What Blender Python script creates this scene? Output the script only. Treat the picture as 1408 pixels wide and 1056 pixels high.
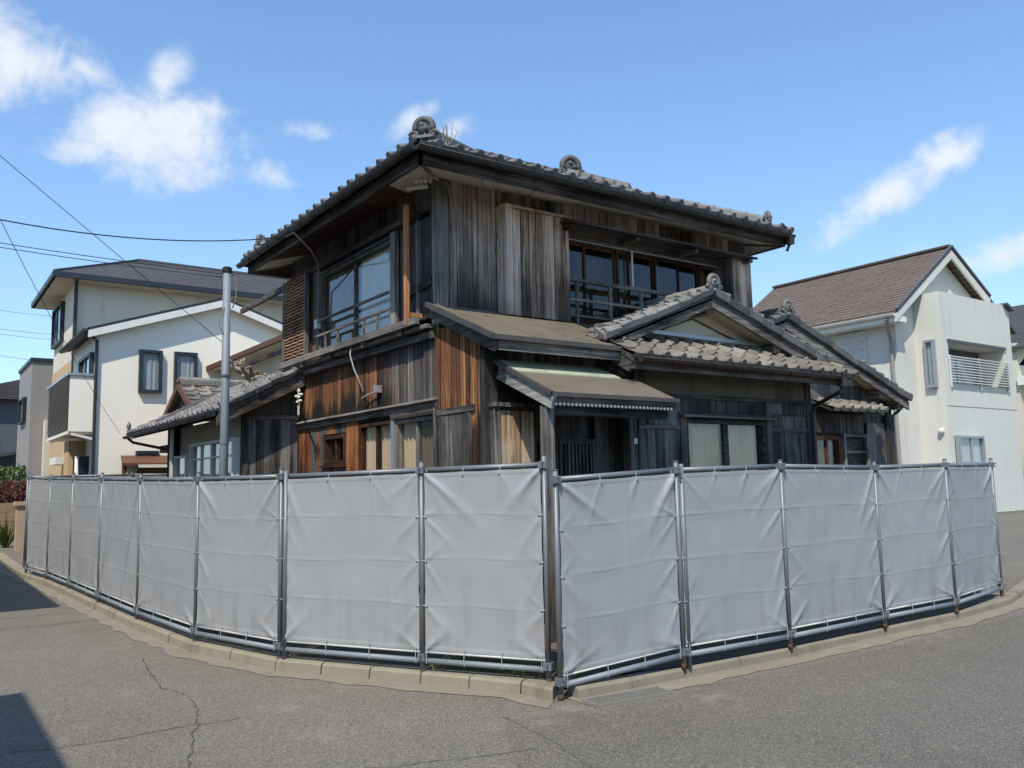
import bpy, math, random
from mathutils import Vector, Matrix, noise
random.seed(7)
V = Vector
for o in list(bpy.data.objects): bpy.data.objects.remove(o)
scene = bpy.context.scene
COL = scene.collection

# ------------------------------------------------------------------ camera
EYE = 1.70
FPX = 1165.8
YAW, PITCH, ROLL = math.radians(35.51), math.radians(6.54), math.radians(1.16)
_f = V((math.sin(YAW)*math.cos(PITCH), math.cos(YAW)*math.cos(PITCH), math.sin(PITCH)))
_r = V((math.cos(YAW), -math.sin(YAW), 0)); _d = _f.cross(_r)
CR = _r*math.cos(ROLL) + _d*math.sin(ROLL)
CD = -_r*math.sin(ROLL) + _d*math.cos(ROLL)
cam_d = bpy.data.cameras.new('camera'); cam = bpy.data.objects.new('camera', cam_d); COL.objects.link(cam)
cam_d.sensor_width = 36; cam_d.lens = 36*FPX/1408; cam_d.clip_start = .05; cam_d.clip_end = 2000
cm = Matrix((CR, -CD, -_f)).transposed().to_4x4(); cm.translation = V((0, 0, EYE)); cam.matrix_world = cm
scene.camera = cam
scene.render.resolution_x = 1024; scene.render.resolution_y = 768

def ray(x, y): return CR*((x-704)/FPX) + CD*((y-528)/FPX) + _f
def onx(x, y, X): d = ray(x, y); return V((0, 0, EYE)) + d*(X/d.x)
def ony(x, y, Y): d = ray(x, y); return V((0, 0, EYE)) + d*(Y/d.y)
def onz(x, y, Z): d = ray(x, y); return V((0, 0, EYE)) + d*((Z-EYE)/d.z)

# ------------------------------------------------------------------ sun, sky, exposure
SUN_EL = math.radians(55)
SX, SY = -.775, -.632
SUN = V((SX*math.cos(SUN_EL), SY*math.cos(SUN_EL), math.sin(SUN_EL))).normalized()
sun_d = bpy.data.lights.new('sun', 'SUN'); sun_d.energy = 2.55; sun_d.angle = math.radians(.53); sun_d.color = (1, .94, .84)
sun = bpy.data.objects.new('sun', sun_d); COL.objects.link(sun)
sun.rotation_euler = SUN.to_track_quat('Z', 'Y').to_euler(); sun.location = (0, 0, 60)
vs = scene.view_settings
vs.view_transform = 'Standard'; vs.look = 'None'; vs.exposure = 1.0; vs.gamma = 1; vs.use_curve_mapping = False

class NT:
    """tiny node-tree writer"""
    def __init__(s, tree): s.t = tree; s.t.nodes.clear()
    def n(s, typ, _out=0, _p=None, **ins):
        nd = s.t.nodes.new(typ)
        for k, v in (_p or {}).items(): setattr(nd, k, v)
        for k, v in ins.items():
            k = int(k[1:]) if k[0] == 'i' and k[1:].isdigit() else k.replace('_', ' ')
            s.set(nd.inputs[k], v)
        return nd
    def set(s, sock, v):
        if isinstance(v, bpy.types.NodeSocket): s.t.links.new(v, sock)
        elif isinstance(v, bpy.types.Node): s.t.links.new(v.outputs[0], sock)
        else:
            if isinstance(v, (tuple, list)) and sock.type == 'RGBA' and len(v) == 3: v = (*v, 1)
            sock.default_value = v
    def m(s, op, a, b=0., c=None, clamp=False):
        nd = s.t.nodes.new('ShaderNodeMath'); nd.operation = op; nd.use_clamp = clamp
        s.set(nd.inputs[0], a); s.set(nd.inputs[1], b)
        if c is not None: s.set(nd.inputs[2], c)
        return nd.outputs[0]
    def vm(s, op, a, b=None):
        nd = s.t.nodes.new('ShaderNodeVectorMath'); nd.operation = op
        s.set(nd.inputs[0], a)
        if b is not None: s.set(nd.inputs[1], b)
        return nd.outputs['Value'] if op in ('DOT_PRODUCT', 'LENGTH') else nd.outputs[0]
    def ss(s, x, a, b):
        nd = s.t.nodes.new('ShaderNodeMapRange'); nd.interpolation_type = 'SMOOTHSTEP'
        s.set(nd.inputs[0], x); s.set(nd.inputs[1], a); s.set(nd.inputs[2], b); return nd.outputs[0]
    def mix(s, f, a, b, blend='MIX'):
        nd = s.t.nodes.new('ShaderNodeMix'); nd.data_type = 'RGBA'; nd.blend_type = blend
        s.set(nd.inputs[0], f); s.set(nd.inputs[6], a); s.set(nd.inputs[7], b); return nd.outputs[2]
    def ramp(s, f, stops):
        nd = s.t.nodes.new('ShaderNodeValToRGB'); el = nd.color_ramp.elements
        while len(el) < len(stops): el.new(.5)
        for e, (p, c) in zip(el, stops): e.position = p; e.color = (*c, 1) if len(c) == 3 else c
        s.set(nd.inputs[0], f); return nd.outputs[0]
    def noise(s, vec, scale, detail=3, rough=.55, dist=0.):
        nd = s.t.nodes.new('ShaderNodeTexNoise')
        s.set(nd.inputs['Vector'], vec); nd.inputs['Scale'].default_value = scale
        nd.inputs['Detail'].default_value = detail; nd.inputs['Roughness'].default_value = rough
        nd.inputs['Distortion'].default_value = dist; return nd.outputs[0]
    def scale(s, vec, sc):
        return s.vm('MULTIPLY', vec, sc)

world = bpy.data.worlds.new('World'); scene.world = world; world.use_nodes = True
w = NT(world.node_tree)
sky = w.n('ShaderNodeTexSky'); sky.sky_type = 'NISHITA'; sky.sun_disc = False
sky.sun_elevation = SUN_EL; sky.sun_rotation = math.atan2(SX, SY); sky.altitude = 0
sky.air_density = 1.0; sky.dust_density = .15; sky.ozone_density = 2.2
tc = w.n('ShaderNodeTexCoord'); D = tc.outputs['Generated']
n1 = w.noise(D, 7.5, 8, .6, .25); n2 = w.noise(D, 24.0, 7, .62, .35)
nn = w.m('ADD', w.m('MULTIPLY', n1, .58), w.m('MULTIPLY', n2, .42))
mask = None
# (pixel direction, half-width, half-height in radians, tilt, strength): clouds seen, then more of the same sky round about
CL = [(ray(200, 190), .115, .056, -.05, 1.25), (ray(224, 125), .024, .055, .35, .72), (ray(115, 208), .08, .03, -.2, 1.05), (ray(290, 195), .036, .052, -.3, .9),
      (ray(20, 80), .085, .05, .2, 1.2), (ray(120, 95), .07, .018, .35, .85), (ray(35, 125), .05, .025, .4, .8),
      (ray(375, 242), .036, .022, .3, .8), (ray(420, 180), .055, .013, -.05, .7), (ray(565, 165), .04, .014, -.6, .62), (ray(625, 180), .045, .016, -.4, .5), (ray(345, 190), .02, .01, -.3, .5),
      (ray(1225, 262), .095, .027, -.50, 1.4), (ray(1300, 220), .05, .022, -.35, 1.15), (ray(1375, 352), .08, .02, -.2, .85), (ray(1265, 342), .035, .012, 0, .6),
      (V((-.7, .5, .5)), .2, .08, .2, 1), (V((-.9, -.3, .45)), .16, .06, 0, .9), (V((.9, -.3, .5)), .2, .07, .3, 1), (V((.3, -.9, .6)), .2, .08, 0, .9), (V((.1, .6, .8)), .12, .05, .4, .7)]
for dv, a, b, tilt, k in CL:
    c = dv.normalized(); r = V((c.y, -c.x, 0)).normalized(); u = r.cross(c)
    r2 = r*math.cos(tilt) - u*math.sin(tilt); u2 = r*math.sin(tilt) + u*math.cos(tilt)
    x = w.m('DIVIDE', w.vm('DOT_PRODUCT', D, tuple(r2)), a); y = w.m('DIVIDE', w.vm('DOT_PRODUCT', D, tuple(u2)), b)
    q = w.m('SQRT', w.m('ADD', w.m('MULTIPLY', x, x), w.m('MULTIPLY', y, y)))
    bl = w.m('MULTIPLY', w.m('SUBTRACT', 1.25, q), k)
    bl = w.m('MULTIPLY', bl, w.m('GREATER_THAN', w.vm('DOT_PRODUCT', D, tuple(c)), .5))
    bl = w.m('MAXIMUM', bl, 0.)
    mask = bl if mask is None else w.m('MAXIMUM', mask, bl)
dens = w.m('ADD', w.m('MULTIPLY', mask, .62), w.m('MULTIPLY', w.m('SUBTRACT', nn, .5), 3.5))
dens = w.m('MULTIPLY', w.ss(dens, .02, 1.0), w.ss(mask, 0., .5))
dens = w.m('MULTIPLY', dens, .95)
SKYTINT = (.86, 1.03, 1.2)
den = w.mix(1.0, w.mix(1.0, sky.outputs[0], (.075, .075, .075), 'MULTIPLY'), (1, 1, 1), 'ADD')
skyc = w.mix(1.0, w.mix(1.0, sky.outputs[0], den, 'DIVIDE'), SKYTINT, 'MULTIPLY')   # even roll-off of the bright horizon
colr = w.mix(dens, skyc, (3.5, 3.72, 4.0))
bg = w.n('ShaderNodeBackground', Color=colr, Strength=.125)
w.n('ShaderNodeOutputWorld', Surface=bg)
# ------------------------------------------------------------------ materials
def lin(h):
    h = h.lstrip('#'); o = []
    for i in (0, 2, 4):
        v = int(h[i:i+2], 16)/255; o.append(v/12.92 if v <= .04045 else ((v+.055)/1.055)**2.4)
    return tuple(o)
MATS = {}
def newmat(name):
    m = bpy.data.materials.new(name); m.use_nodes = True; MATS[name] = m
    return m, NT(m.node_tree)
def finish(t, color, rough=.8, metal=0., bump=None, bstr=.3, bdist=.01, spec=.4):
    b = t.n('ShaderNodeBsdfPrincipled', Base_Color=color, Roughness=rough, Metallic=metal)
    t.set(b.inputs['Specular IOR Level'], spec)
    if bump is not None:
        bn = t.n('ShaderNodeBump', Strength=bstr, Distance=bdist, Height=bump); t.set(b.inputs['Normal'], bn.outputs[0])
    t.n('ShaderNodeOutputMaterial', Surface=b); return b
def pos(t): return t.n('ShaderNodeNewGeometry').outputs['Position']
def rnd(t): return t.n('ShaderNodeObjectInfo').outputs['Random']

def plain(name, hexc, rough=.7, var=.25, sc=3., metal=0., bscale=40., bstr=.15, spec=.4, dirt=None, dirtamt=.5):
    """painted / cast surface: base colour, blotches, fine relief, optional stain colour"""
    m, t = newmat(name); P = pos(t); c = lin(hexc)
    n = t.noise(P, sc, 5, .6); f = t.noise(P, bscale, 3, .6)
    k = t.m('ADD', 1-var*.5, t.m('MULTIPLY', n, var))
    k = t.m('MULTIPLY', k, t.m('ADD', 1-var*.25, t.m('MULTIPLY', f, var*.5)))
    col = t.mix(1., c, t.n('ShaderNodeCombineColor', Red=k, Green=k, Blue=k).outputs[0], 'MULTIPLY')
    if dirt:
        st = t.noise(t.scale(P, (2.2, 2.2, .35)), 1.6, 6, .65)
        col = t.mix(t.m('MULTIPLY', t.ss(st, .5, .72), dirtamt), col, lin(dirt))
    finish(t, col, t.m('ADD', rough-.08, t.m('MULTIPLY', n, .16)), metal, f, bstr, .004, spec); return m

AXISWOOD = set()
def wood(name, light, mid, dark, z=None, znoise=.5, low=None, bias=0., rough=.85, bleach=None, grainz=1.0, axis='z'):
    """vertical weathered board: streaky grain in world space, tint per board; z=(za,zb) fades to `low` colour below with ragged edge"""
    m, t = newmat(name); P = pos(t); r = rnd(t)
    off = t.n('ShaderNodeCombineXYZ', X=t.m('MULTIPLY', r, 37.), Y=t.m('MULTIPLY', r, 11.), Z=t.m('MULTIPLY', r, 53.)).outputs[0]
    Pb = t.vm('ADD', P, off)
    def st(a, b): return {'z': (a, a, b), 'x': (b, a, a), 'y': (a, b, a)}[axis]
    fine = t.noise(t.scale(Pb, st(90, 2.4*grainz)), 1., 5, .7, .6)
    streak = t.noise(t.scale(Pb, st(22, .75*grainz)), 1., 5, .65, .9)
    big = t.noise(t.scale(P, (1.1, 1.1, .9)), 1., 4, .6)
    v = t.m('ADD', t.m('MULTIPLY', fine, .38), t.m('MULTIPLY', streak, .62))
    v = t.m('ADD', v, t.m('ADD', t.m('MULTIPLY', t.m('SUBTRACT', r, .5), .17), t.m('MULTIPLY', t.m('SUBTRACT', big, .5), .5)))
    v = t.m('ADD', t.m('MULTIPLY', t.m('SUBTRACT', v, .5), 1.7), .5+bias)
    col = t.ramp(v, [(.26, lin(dark)), (.43, lin(mid)), (.60, lin(light)), (.86, lin(bleach or light))])
    if z:
        zz = t.n('ShaderNodeSeparateXYZ', Vector=P).outputs[2]
        jag = t.noise(t.scale(Pb, (14, 14, .5)), 1., 4, .7)
        s = t.m('ADD', t.m('ADD', zz, t.m('MULTIPLY', t.m('SUBTRACT', jag, .5), znoise*2)), t.m('MULTIPLY', t.m('SUBTRACT', r, .5), znoise*.7))
        k = t.ss(s, z[0], z[1])
        lowc = t.mix(t.ss(v, .5, .9), lin(low or dark), lin(mid))
        col = t.mix(k, lowc, col)
    # nail rust and knots
    kn = t.n('ShaderNodeTexVoronoi', Vector=t.scale(Pb, (7, 7, 1.6)), Scale=1.0).outputs['Distance']
    col = t.mix(t.m('MULTIPLY', t.m('SUBTRACT', 1., t.ss(kn, .03, .13)), .75), col, lin('#1a120c'))
    hh = t.m('ADD', t.m('MULTIPLY', fine, .7), t.m('MULTIPLY', streak, .6))
    finish(t, col, rough, 0, hh, .55, .006, .25); return m

def trims(name, *a, **k):
    wood(name, *a, **k); AXISWOOD.add(name)
    for ax in 'xy': wood(name+'_'+ax, *a, axis=ax, **k)
trims('wood_sooty', '#5a5652', '#3d3936', '#211f1d', bias=-.02)
wood('wood_dark', '#6a6663', '#4a4643', '#262322', bias=.0, bleach='#8a8580')
wood('wood_grey', '#94857a', '#66574d', '#2e2826', z=(3.7, 4.75), znoise=.55, low='#2a2725', bleach='#c2b3a6', bias=.06)
wood('wood_bleached', '#b29b88', '#7f6857', '#2f2724', z=(3.6, 4.7), znoise=.6, low='#36322f', bleach='#d6c8bb', bias=.09)
wood('wood_pale_panel', '#b39a80', '#8d6f53', '#3f3129', bleach='#cbb9a0', bias=.1, z=(1.5, 2.1), znoise=.3, low='#4b3a2e')
wood('wood_orange', '#8d5a33', '#523420', '#1d1613', z=(2.82, 3.16), znoise=.6, low='#171412', bleach='#b58a5a', bias=.02)
wood('wood_orange_full', '#8f5a32', '#573520', '#1e1611', z=(2.35, 2.85), znoise=.85, low='#2a1c14', bleach='#b98d5c', bias=.02)
wood('wood_orange_low', '#8a5230', '#573320', '#1e1510', bleach='#a8774a', bias=.02)
wood('wood_grey_band', '#77706a', '#45403c', '#211e1c', z=(3.0, 3.5), znoise=.5, low='#6d6863', bleach='#9a7a55', bias=.02)
trims('wood_trim', '#6a645e', '#4b4540', '#2a2623', bleach='#8f8880', rough=.8)
trims('wood_trim_pale', '#7f7972', '#5d5751', '#35302d', bleach='#a49d94', rough=.8)
trims('wood_barge', '#8a8680', '#5c5853', '#34302e', bleach='#b4b0a8', bias=.1)
wood('wood_new_post', '#a5704c', '#865437', '#5e3822', bleach='#bb8860', bias=.1)
trims('wood_brown', '#4c3020', '#331e14', '#1c110b', bleach='#6b4630')
wood('wood_lattice', '#8b6b50', '#6b4d37', '#3b2a1e', bleach='#a88a6c', bias=.1)
wood('soffit_brown', '#4b3223', '#36231a', '#211610', bleach='#5b4030')
def left_wall_mat():
    """burnt cedar wall: orange-brown streaks, ragged black foot, a silvered stretch and a dark band under the sill"""
    m, t = newmat('wood_left_wall'); P = pos(t); r = rnd(t)
    Pb = t.vm('ADD', P, t.n('ShaderNodeCombineXYZ', X=t.m('MULTIPLY', r, 37.), Y=t.m('MULTIPLY', r, 11.), Z=t.m('MULTIPLY', r, 53.)).outputs[0])
    fine = t.noise(t.scale(Pb, (110, 110, 2.2)), 1., 5, .7, .6); streak = t.noise(t.scale(Pb, (34, 34, .7)), 1., 5, .65, .9)
    v = t.m('ADD', t.m('MULTIPLY', fine, .4), t.m('ADD', t.m('MULTIPLY', streak, .6), t.m('MULTIPLY', t.m('SUBTRACT', r, .5), .10)))
    v = t.m('ADD', t.m('MULTIPLY', t.m('SUBTRACT', v, .5), 2.2), .5)
    orange = t.ramp(v, [(.22, lin('#1b1411')), (.40, lin('#452d1f')), (.58, lin('#7b5032')), (.76, lin('#a87e55')), (.95, lin('#cdb28c'))])
    grey = t.ramp(v, [(.22, lin('#2a2826')), (.48, lin('#524e4a')), (.72, lin('#7d7873')), (.95, lin('#a39d95'))])
    dark = t.ramp(v, [(.3, lin('#161413')), (.65, lin('#2b221c')), (.95, lin('#6b4c33'))])
    s = t.n('ShaderNodeSeparateXYZ', Vector=P); y, z = s.outputs[1], s.outputs[2]
    wob = t.m('SUBTRACT', t.noise(t.scale(P, (1, 1.1, 1.5)), 1., 4, .6), .5); jag = t.m('SUBTRACT', t.noise(t.scale(Pb, (16, 16, .4)), 1., 4, .7), .5)
    main = t.ss(y, 8.835, 8.845)
    lim = t.m('ADD', 2.42, t.m('MULTIPLY', main, .45)); sp_ = t.m('ADD', .75, t.m('MULTIPLY', main, -.1))
    k = t.ss(t.m('SUBTRACT', t.m('ADD', t.m('ADD', z, t.m('MULTIPLY', jag, sp_)), t.m('MULTIPLY', t.m('SUBTRACT', r, .5), .22)), lim), -.06, .14)
    col = t.mix(k, dark, orange)
    g = t.m('MULTIPLY', main, t.m('SUBTRACT', 1., t.ss(t.m('ADD', y, t.m('MULTIPLY', wob, 1.3)), 9.75, 10.35)))
    col = t.mix(t.m('MULTIPLY', g, .92), col, grey)
    top = t.m('MULTIPLY', main, t.ss(t.m('ADD', z, t.m('MULTIPLY', wob, .5)), 3.20, 3.40)); col = t.mix(t.m('MULTIPLY', top, .7), col, dark)  # shadow of the sill painted into the upper ends of the boards
    hh = t.m('ADD', t.m('MULTIPLY', fine, .7), t.m('MULTIPLY', streak, .6)); finish(t, col, .85, 0, hh, .55, .006, .25)
left_wall_mat()
plain('soffit_grey', '#b9b5aa', .85, .3, 2.5, dirt='#5f5a52', dirtamt=.6)
plain('soffit_cream', '#b9b19c', .9, .25, 2., dirt='#847c69', dirtamt=.4)
plain('plaster_cream', '#c9c2b0', .9, .2, 2., dirt='#a39b88', dirtamt=.35)
plain('plaster_mud', '#6a6356', .95, .5, 2.2, bscale=18, bstr=.5, dirt='#3b372f', dirtamt=.9)
plain('plaster_annex', '#b8b09c', .95, .3, 1.6, dirt='#7d7564', dirtamt=.5)
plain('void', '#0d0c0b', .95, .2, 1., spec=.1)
plain('sheet_roof', '#6b6152', .6, .35, 1.1, bscale=60, bstr=.1, dirt='#4c443a', dirtamt=.7, spec=.35)
plain('sheet_roof_edge', '#4a4540', .6, .4, 2.5, dirt='#2d2a27', dirtamt=.6)
plain('copper_flashing', '#a3a78f', .6, .25, 2., dirt='#7d8272', dirtamt=.7)
plain('gutter_brown', '#3d3029', .5, .35, 4., dirt='#2a2320', dirtamt=.5)
plain('gutter_dark', '#2f2c2b', .5, .35, 4., dirt='#4a443f', dirtamt=.5)
plain('galvanised', '#74787b', .5, .3, 6., metal=.35, bscale=70, dirt='#7c7f82', dirtamt=.6, spec=.5)
plain('galvanised_dull', '#7f868c', .6, .22, 5., metal=.2, dirt='#6b7278', dirtamt=.5)
plain('rust', '#4f3a2c', .85, .5, 9.)
plain('cord_white', '#b4b5b4', .7, .1)
plain('porcelain', '#cfccc4', .45, .3, 6., dirt='#8d897f', dirtamt=.5)
plain('grey_plastic', '#8c8a86', .6, .2)
plain('white_plastic', '#c9c7c0', .55, .2)
plain('cable_black', '#16171a', .6, .2)
plain('cable_grey', '#77736d', .7, .2)
plain('alu_frame', '#9fa5a9', .4, .2, 5., metal=.5)
plain('frame_black', '#1d1f23', .5, .2, 4.)
plain('frame_navy', '#2b3038', .45, .2, 4.)
plain('white_paint', '#d8d6cf', .7, .18, 2., dirt='#b0aca2', dirtamt=.3)
plain('stucco_white', '#c8c6bc', .95, .2, .5, bscale=70, bstr=.35, dirt='#a6a397', dirtamt=.3)
plain('siding_beige', '#d0c6b3', .9, .16, .8, dirt='#9c8e76', dirtamt=.3)
plain('siding_brown', '#bda07a', .9, .2, .8, dirt='#96784f', dirtamt=.3)
plain('tower_grey', '#8a8580', .85, .2, .6, dirt='#76716b', dirtamt=.4)
plain('render_dark', '#55585d', .9, .15, .6)
plain('concrete', '#7e7768', .95, .45, 3., bscale=90, bstr=.5, dirt='#6b6453', dirtamt=.7)
plain('concrete_kerb', '#867e6d', .95, .45, 4., bscale=70, bstr=.6, dirt='#675d4a', dirtamt=.7)
plain('soil', '#5d5344', 1., .6, 5., bscale=60, bstr=.8)
plain('brown_canopy', '#5e3d2c', .6, .3, 3.)
plain('pillar_pink', '#a58f7b', .95, .3, 3., bscale=70, bstr=.4, dirt='#86715f')
plain('block_tan', '#87745d', .95, .35, 3., bscale=70, bstr=.4, dirt='#695a47')
plain('bark', '#8d8373', .95, .5, 8., bscale=60, bstr=.8, dirt='#5f574b', dirtamt=.7)
plain('grate_steel', '#8d8a80', .6, .4, 8., metal=.4)
plain('curtain_white', '#c4bcaa', .95, .14, 2., dirt='#8b8678', dirtamt=.3)
plain('curtain_cream', '#e2c8a8', .95, .18, 2., dirt='#94876c', dirtamt=.4)
plain('curtain_blue', '#b9c4cb', .9, .15, 1.5)
plain('curtain_bright', '#e6e3dc', .9, .1, 1.5)
plain('curtain_tan', '#7c6f5b', .95, .2, 2.)
plain('louvre_white', '#c7c6c0', .6, .1)

def tilemat(name, a, b, c, lich='#8f8b7e'):
    m, t = newmat(name); P = pos(t); r = rnd(t)
    n = t.noise(P, 5., 5, .65); f = t.noise(P, 45., 4, .65); big = t.noise(P, 1.3, 3, .5)
    v = t.m('ADD', t.m('MULTIPLY', n, .55), t.m('ADD', t.m('MULTIPLY', r, .3), t.m('MULTIPLY', big, .2)))
    col = t.ramp(v, [(.25, lin(a)), (.52, lin(b)), (.78, lin(c))])
    col = t.mix(t.m('MULTIPLY', t.ss(f, .56, .72), .55), col, lin(lich))
    finish(t, col, t.m('ADD', .45, t.m('MULTIPLY', n, .3)), 0, f, .35, .004, .45); return m
tilemat('tile_grey', '#4c4a48', '#6b6966', '#8d8a85', '#a5a197')
tilemat('tile_dark', '#3f3e3d', '#595756', '#777472', '#8a877f')
tilemat('tile_pale', '#5d5b58', '#7f7c77', '#a5a19a', '#bcb8ae')
tilemat('tile_warm', '#504c46', '#6c675e', '#8c867a', '#a39d90')

def glassmat():
    m, t = newmat('window_glass')
    bf = t.n('ShaderNodeNewGeometry').outputs['Backfacing']   # same reflectance from either side of the thin pane
    fr = t.n('ShaderNodeFresnel', IOR=t.m('ADD', 1.42, t.m('MULTIPLY', bf, 1/1.42-1.42))).outputs[0]
    P = pos(t); dirt = t.noise(t.scale(P, (3, 3, 1.2)), 1., 5, .6)
    g = t.n('ShaderNodeBsdfGlossy', Color=(.9, .95, 1.), Roughness=.03)
    bn = t.n('ShaderNodeBump', Strength=.03, Distance=.02, Height=t.noise(P, 2.5, 1, .4)); t.set(g.inputs['Normal'], bn.outputs[0])
    tr = t.n('ShaderNodeBsdfTransparent', Color=(.9, .9, .885))
    df = t.n('ShaderNodeBsdfDiffuse', Color=(.16, .17, .17, 1))
    mx = t.n('ShaderNodeMixShader', Fac=t.m('ADD', fr, .0), i1=tr.outputs[0], i2=g.outputs[0])
    m2 = t.n('ShaderNodeMixShader', Fac=t.m('MULTIPLY', t.ss(dirt, .45, .85), .10), i1=mx.outputs[0], i2=df.outputs[0])
    t.n('ShaderNodeOutputMaterial', Surface=m2.outputs[0])
glassmat()

def sheetmat():
    m, t = newmat('fence_sheet'); P = pos(t); r = rnd(t)
    n = t.noise(P, 2.2, 4, .6); f = t.noise(P, 260., 2, .5); st = t.noise(t.scale(P, (6, 6, .6)), 1., 5, .65)
    k = t.m('ADD', .86, t.m('ADD', t.m('MULTIPLY', n, .16), t.m('MULTIPLY', r, .06)))
    col = t.mix(1., lin('#979899'), t.n('ShaderNodeCombineColor', Red=k, Green=k, Blue=k).outputs[0], 'MULTIPLY')
    z = t.n('ShaderNodeSeparateXYZ', Vector=P).outputs[2]
    dirt = t.m('MULTIPLY', t.ss(st, .45, .75), t.m('SUBTRACT', 1., t.ss(z, .2, 1.1)))
    blot = t.ss(t.noise(P, 1.7, 6, .7), .52, .72); col = t.mix(t.m('MULTIPLY', blot, .22), col, lin('#86847f'))
    col = t.mix(t.m('MULTIPLY', dirt, .65), col, lin('#7d7970'))
    w1 = t.noise(P, 7., 5, .65, 1.2)
    h = t.m('ADD', t.m('MULTIPLY', w1, .7), t.m('MULTIPLY', f, .06))
    finish(t, col, .6, 0, h, .10, .02, .35)
sheetmat()

def asphalt(name, hexc, worn='#9b9484'):
    m, t = newmat(name); P = pos(t)
    big = t.noise(P, .55, 5, .6); med = t.noise(P, 3., 4, .6); fine = t.noise(P, 55., 3, .7)
    vo = t.n('ShaderNodeTexVoronoi', Vector=P, Scale=95.); ag = vo.outputs['Distance']; vc = vo.outputs['Color']
    lum = t.n('ShaderNodeSeparateColor', Color=vc).outputs[0]
    low = t.noise(P, .16, 3, .5)
    k = t.m('ADD', .36, t.m('ADD', t.m('ADD', t.m('MULTIPLY', big, .5), t.m('MULTIPLY', low, .35)), t.m('ADD', t.m('MULTIPLY', med, .25), t.m('MULTIPLY', fine, .3))))
    col = t.mix(1., lin(hexc), t.n('ShaderNodeCombineColor', Red=k, Green=k, Blue=k).outputs[0], 'MULTIPLY')
    stone = t.m('MULTIPLY', t.ss(lum, .62, .95), t.m('SUBTRACT', 1., t.ss(ag, .25, .55)))
    col = t.mix(t.m('MULTIPLY', stone, .6), col, lin('#b5ad9c'))
    blk = t.m('MULTIPLY', t.m('SUBTRACT', 1., t.ss(lum, .1, .3)), .5)
    col = t.mix(blk, col, lin('#3a3936'))
    col = t.mix(t.m('MULTIPLY', t.ss(t.noise(P, 1.1, 6, .7), .56, .75), .4), col, lin(worn))
    h = t.m('ADD', t.m('MULTIPLY', ag, -.7), fine)
    finish(t, col, .9, 0, h, .55, .008, .3)
asphalt('asphalt', '#6a655c')
asphalt('asphalt_patch', '#625d55')

def rowmat(name, hexc, along, rows, off=.35, seam='#4a403c', var=.35, scale=1., mortar=.04, bstr=.6):
    """shingles or siding on far houses: courses laid in world space (along = axis index of the course direction, rows = axis of stacking)"""
    m, t = newmat(name); P = pos(t); s = t.n('ShaderNodeSeparateXYZ', Vector=P)
    uv = t.n('ShaderNodeCombineXYZ', X=s.outputs[along], Y=s.outputs[rows]).outputs[0]
    br = t.n('ShaderNodeTexBrick', Vector=uv, Scale=scale, _p={'offset': off})
    c = lin(hexc)
    t.set(br.inputs['Color1'], (*[x*(1-var) for x in c], 1)); t.set(br.inputs['Color2'], (*[min(1, x*(1+var)) for x in c], 1)); t.set(br.inputs['Mortar'], (*lin(seam), 1))
    br.inputs['Mortar Size'].default_value = mortar; br.inputs['Mortar Smooth'].default_value = .3
    n = t.noise(P, 2., 4, .6); col = t.mix(t.m('MULTIPLY', t.ss(n, .3, .7), .3), br.outputs[0], c)
    return m, t, br, col
m_, t_, b_, c_ = rowmat('shingle_brown', '#6e6055', 1, 2, seam='#463d39', var=.12); b_.inputs['Brick Width'].default_value = .9; b_.inputs['Row Height'].default_value = .105
finish(t_, c_, .85, 0, b_.outputs['Fac'], -.6, .01)
m_, t_, b_, c_ = rowmat('shingle_black', '#4c4a4b', 0, 2, seam='#353334', var=.14); b_.inputs['Brick Width'].default_value = .9; b_.inputs['Row Height'].default_value = .11
finish(t_, c_, .85, 0, b_.outputs['Fac'], -.6, .01)
m_, t_, b_, c_ = rowmat('siding_cream', '#ece5d5', 0, 2, seam='#e7dfce', var=.006, mortar=.008); b_.inputs['Brick Width'].default_value = .42; b_.inputs['Row Height'].default_value = .115
finish(t_, c_, .85, 0, b_.outputs['Fac'], -.25, .006)
m_, t_, b_, c_ = rowmat('siding_cream_side', '#ece5d5', 1, 2, seam='#e7dfce', var=.006, mortar=.008); b_.inputs['Brick Width'].default_value = .42; b_.inputs['Row Height'].default_value = .115
finish(t_, c_, .85, 0, b_.outputs['Fac'], -.25, .006)

def leafmat(name, a, b):
    m, t = newmat(name); P = pos(t); n = t.noise(P, 9., 2, .5)
    g = t.n('ShaderNodeTexWhiteNoise', Vector=t.n('ShaderNodeNewGeometry').outputs['Normal']).outputs['Value']
    col = t.mix(t.m('ADD', t.m('MULTIPLY', n, .6), t.m('MULTIPLY', g, .4)), lin(a), lin(b))
    p = finish(t, col, .6); return m
leafmat('leaf_green', '#35451f', '#6b7d3d')
leafmat('leaf_red', '#3f2420', '#74423a')
leafmat('grass_dry', '#4b5a2a', '#8c8a52')

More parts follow.
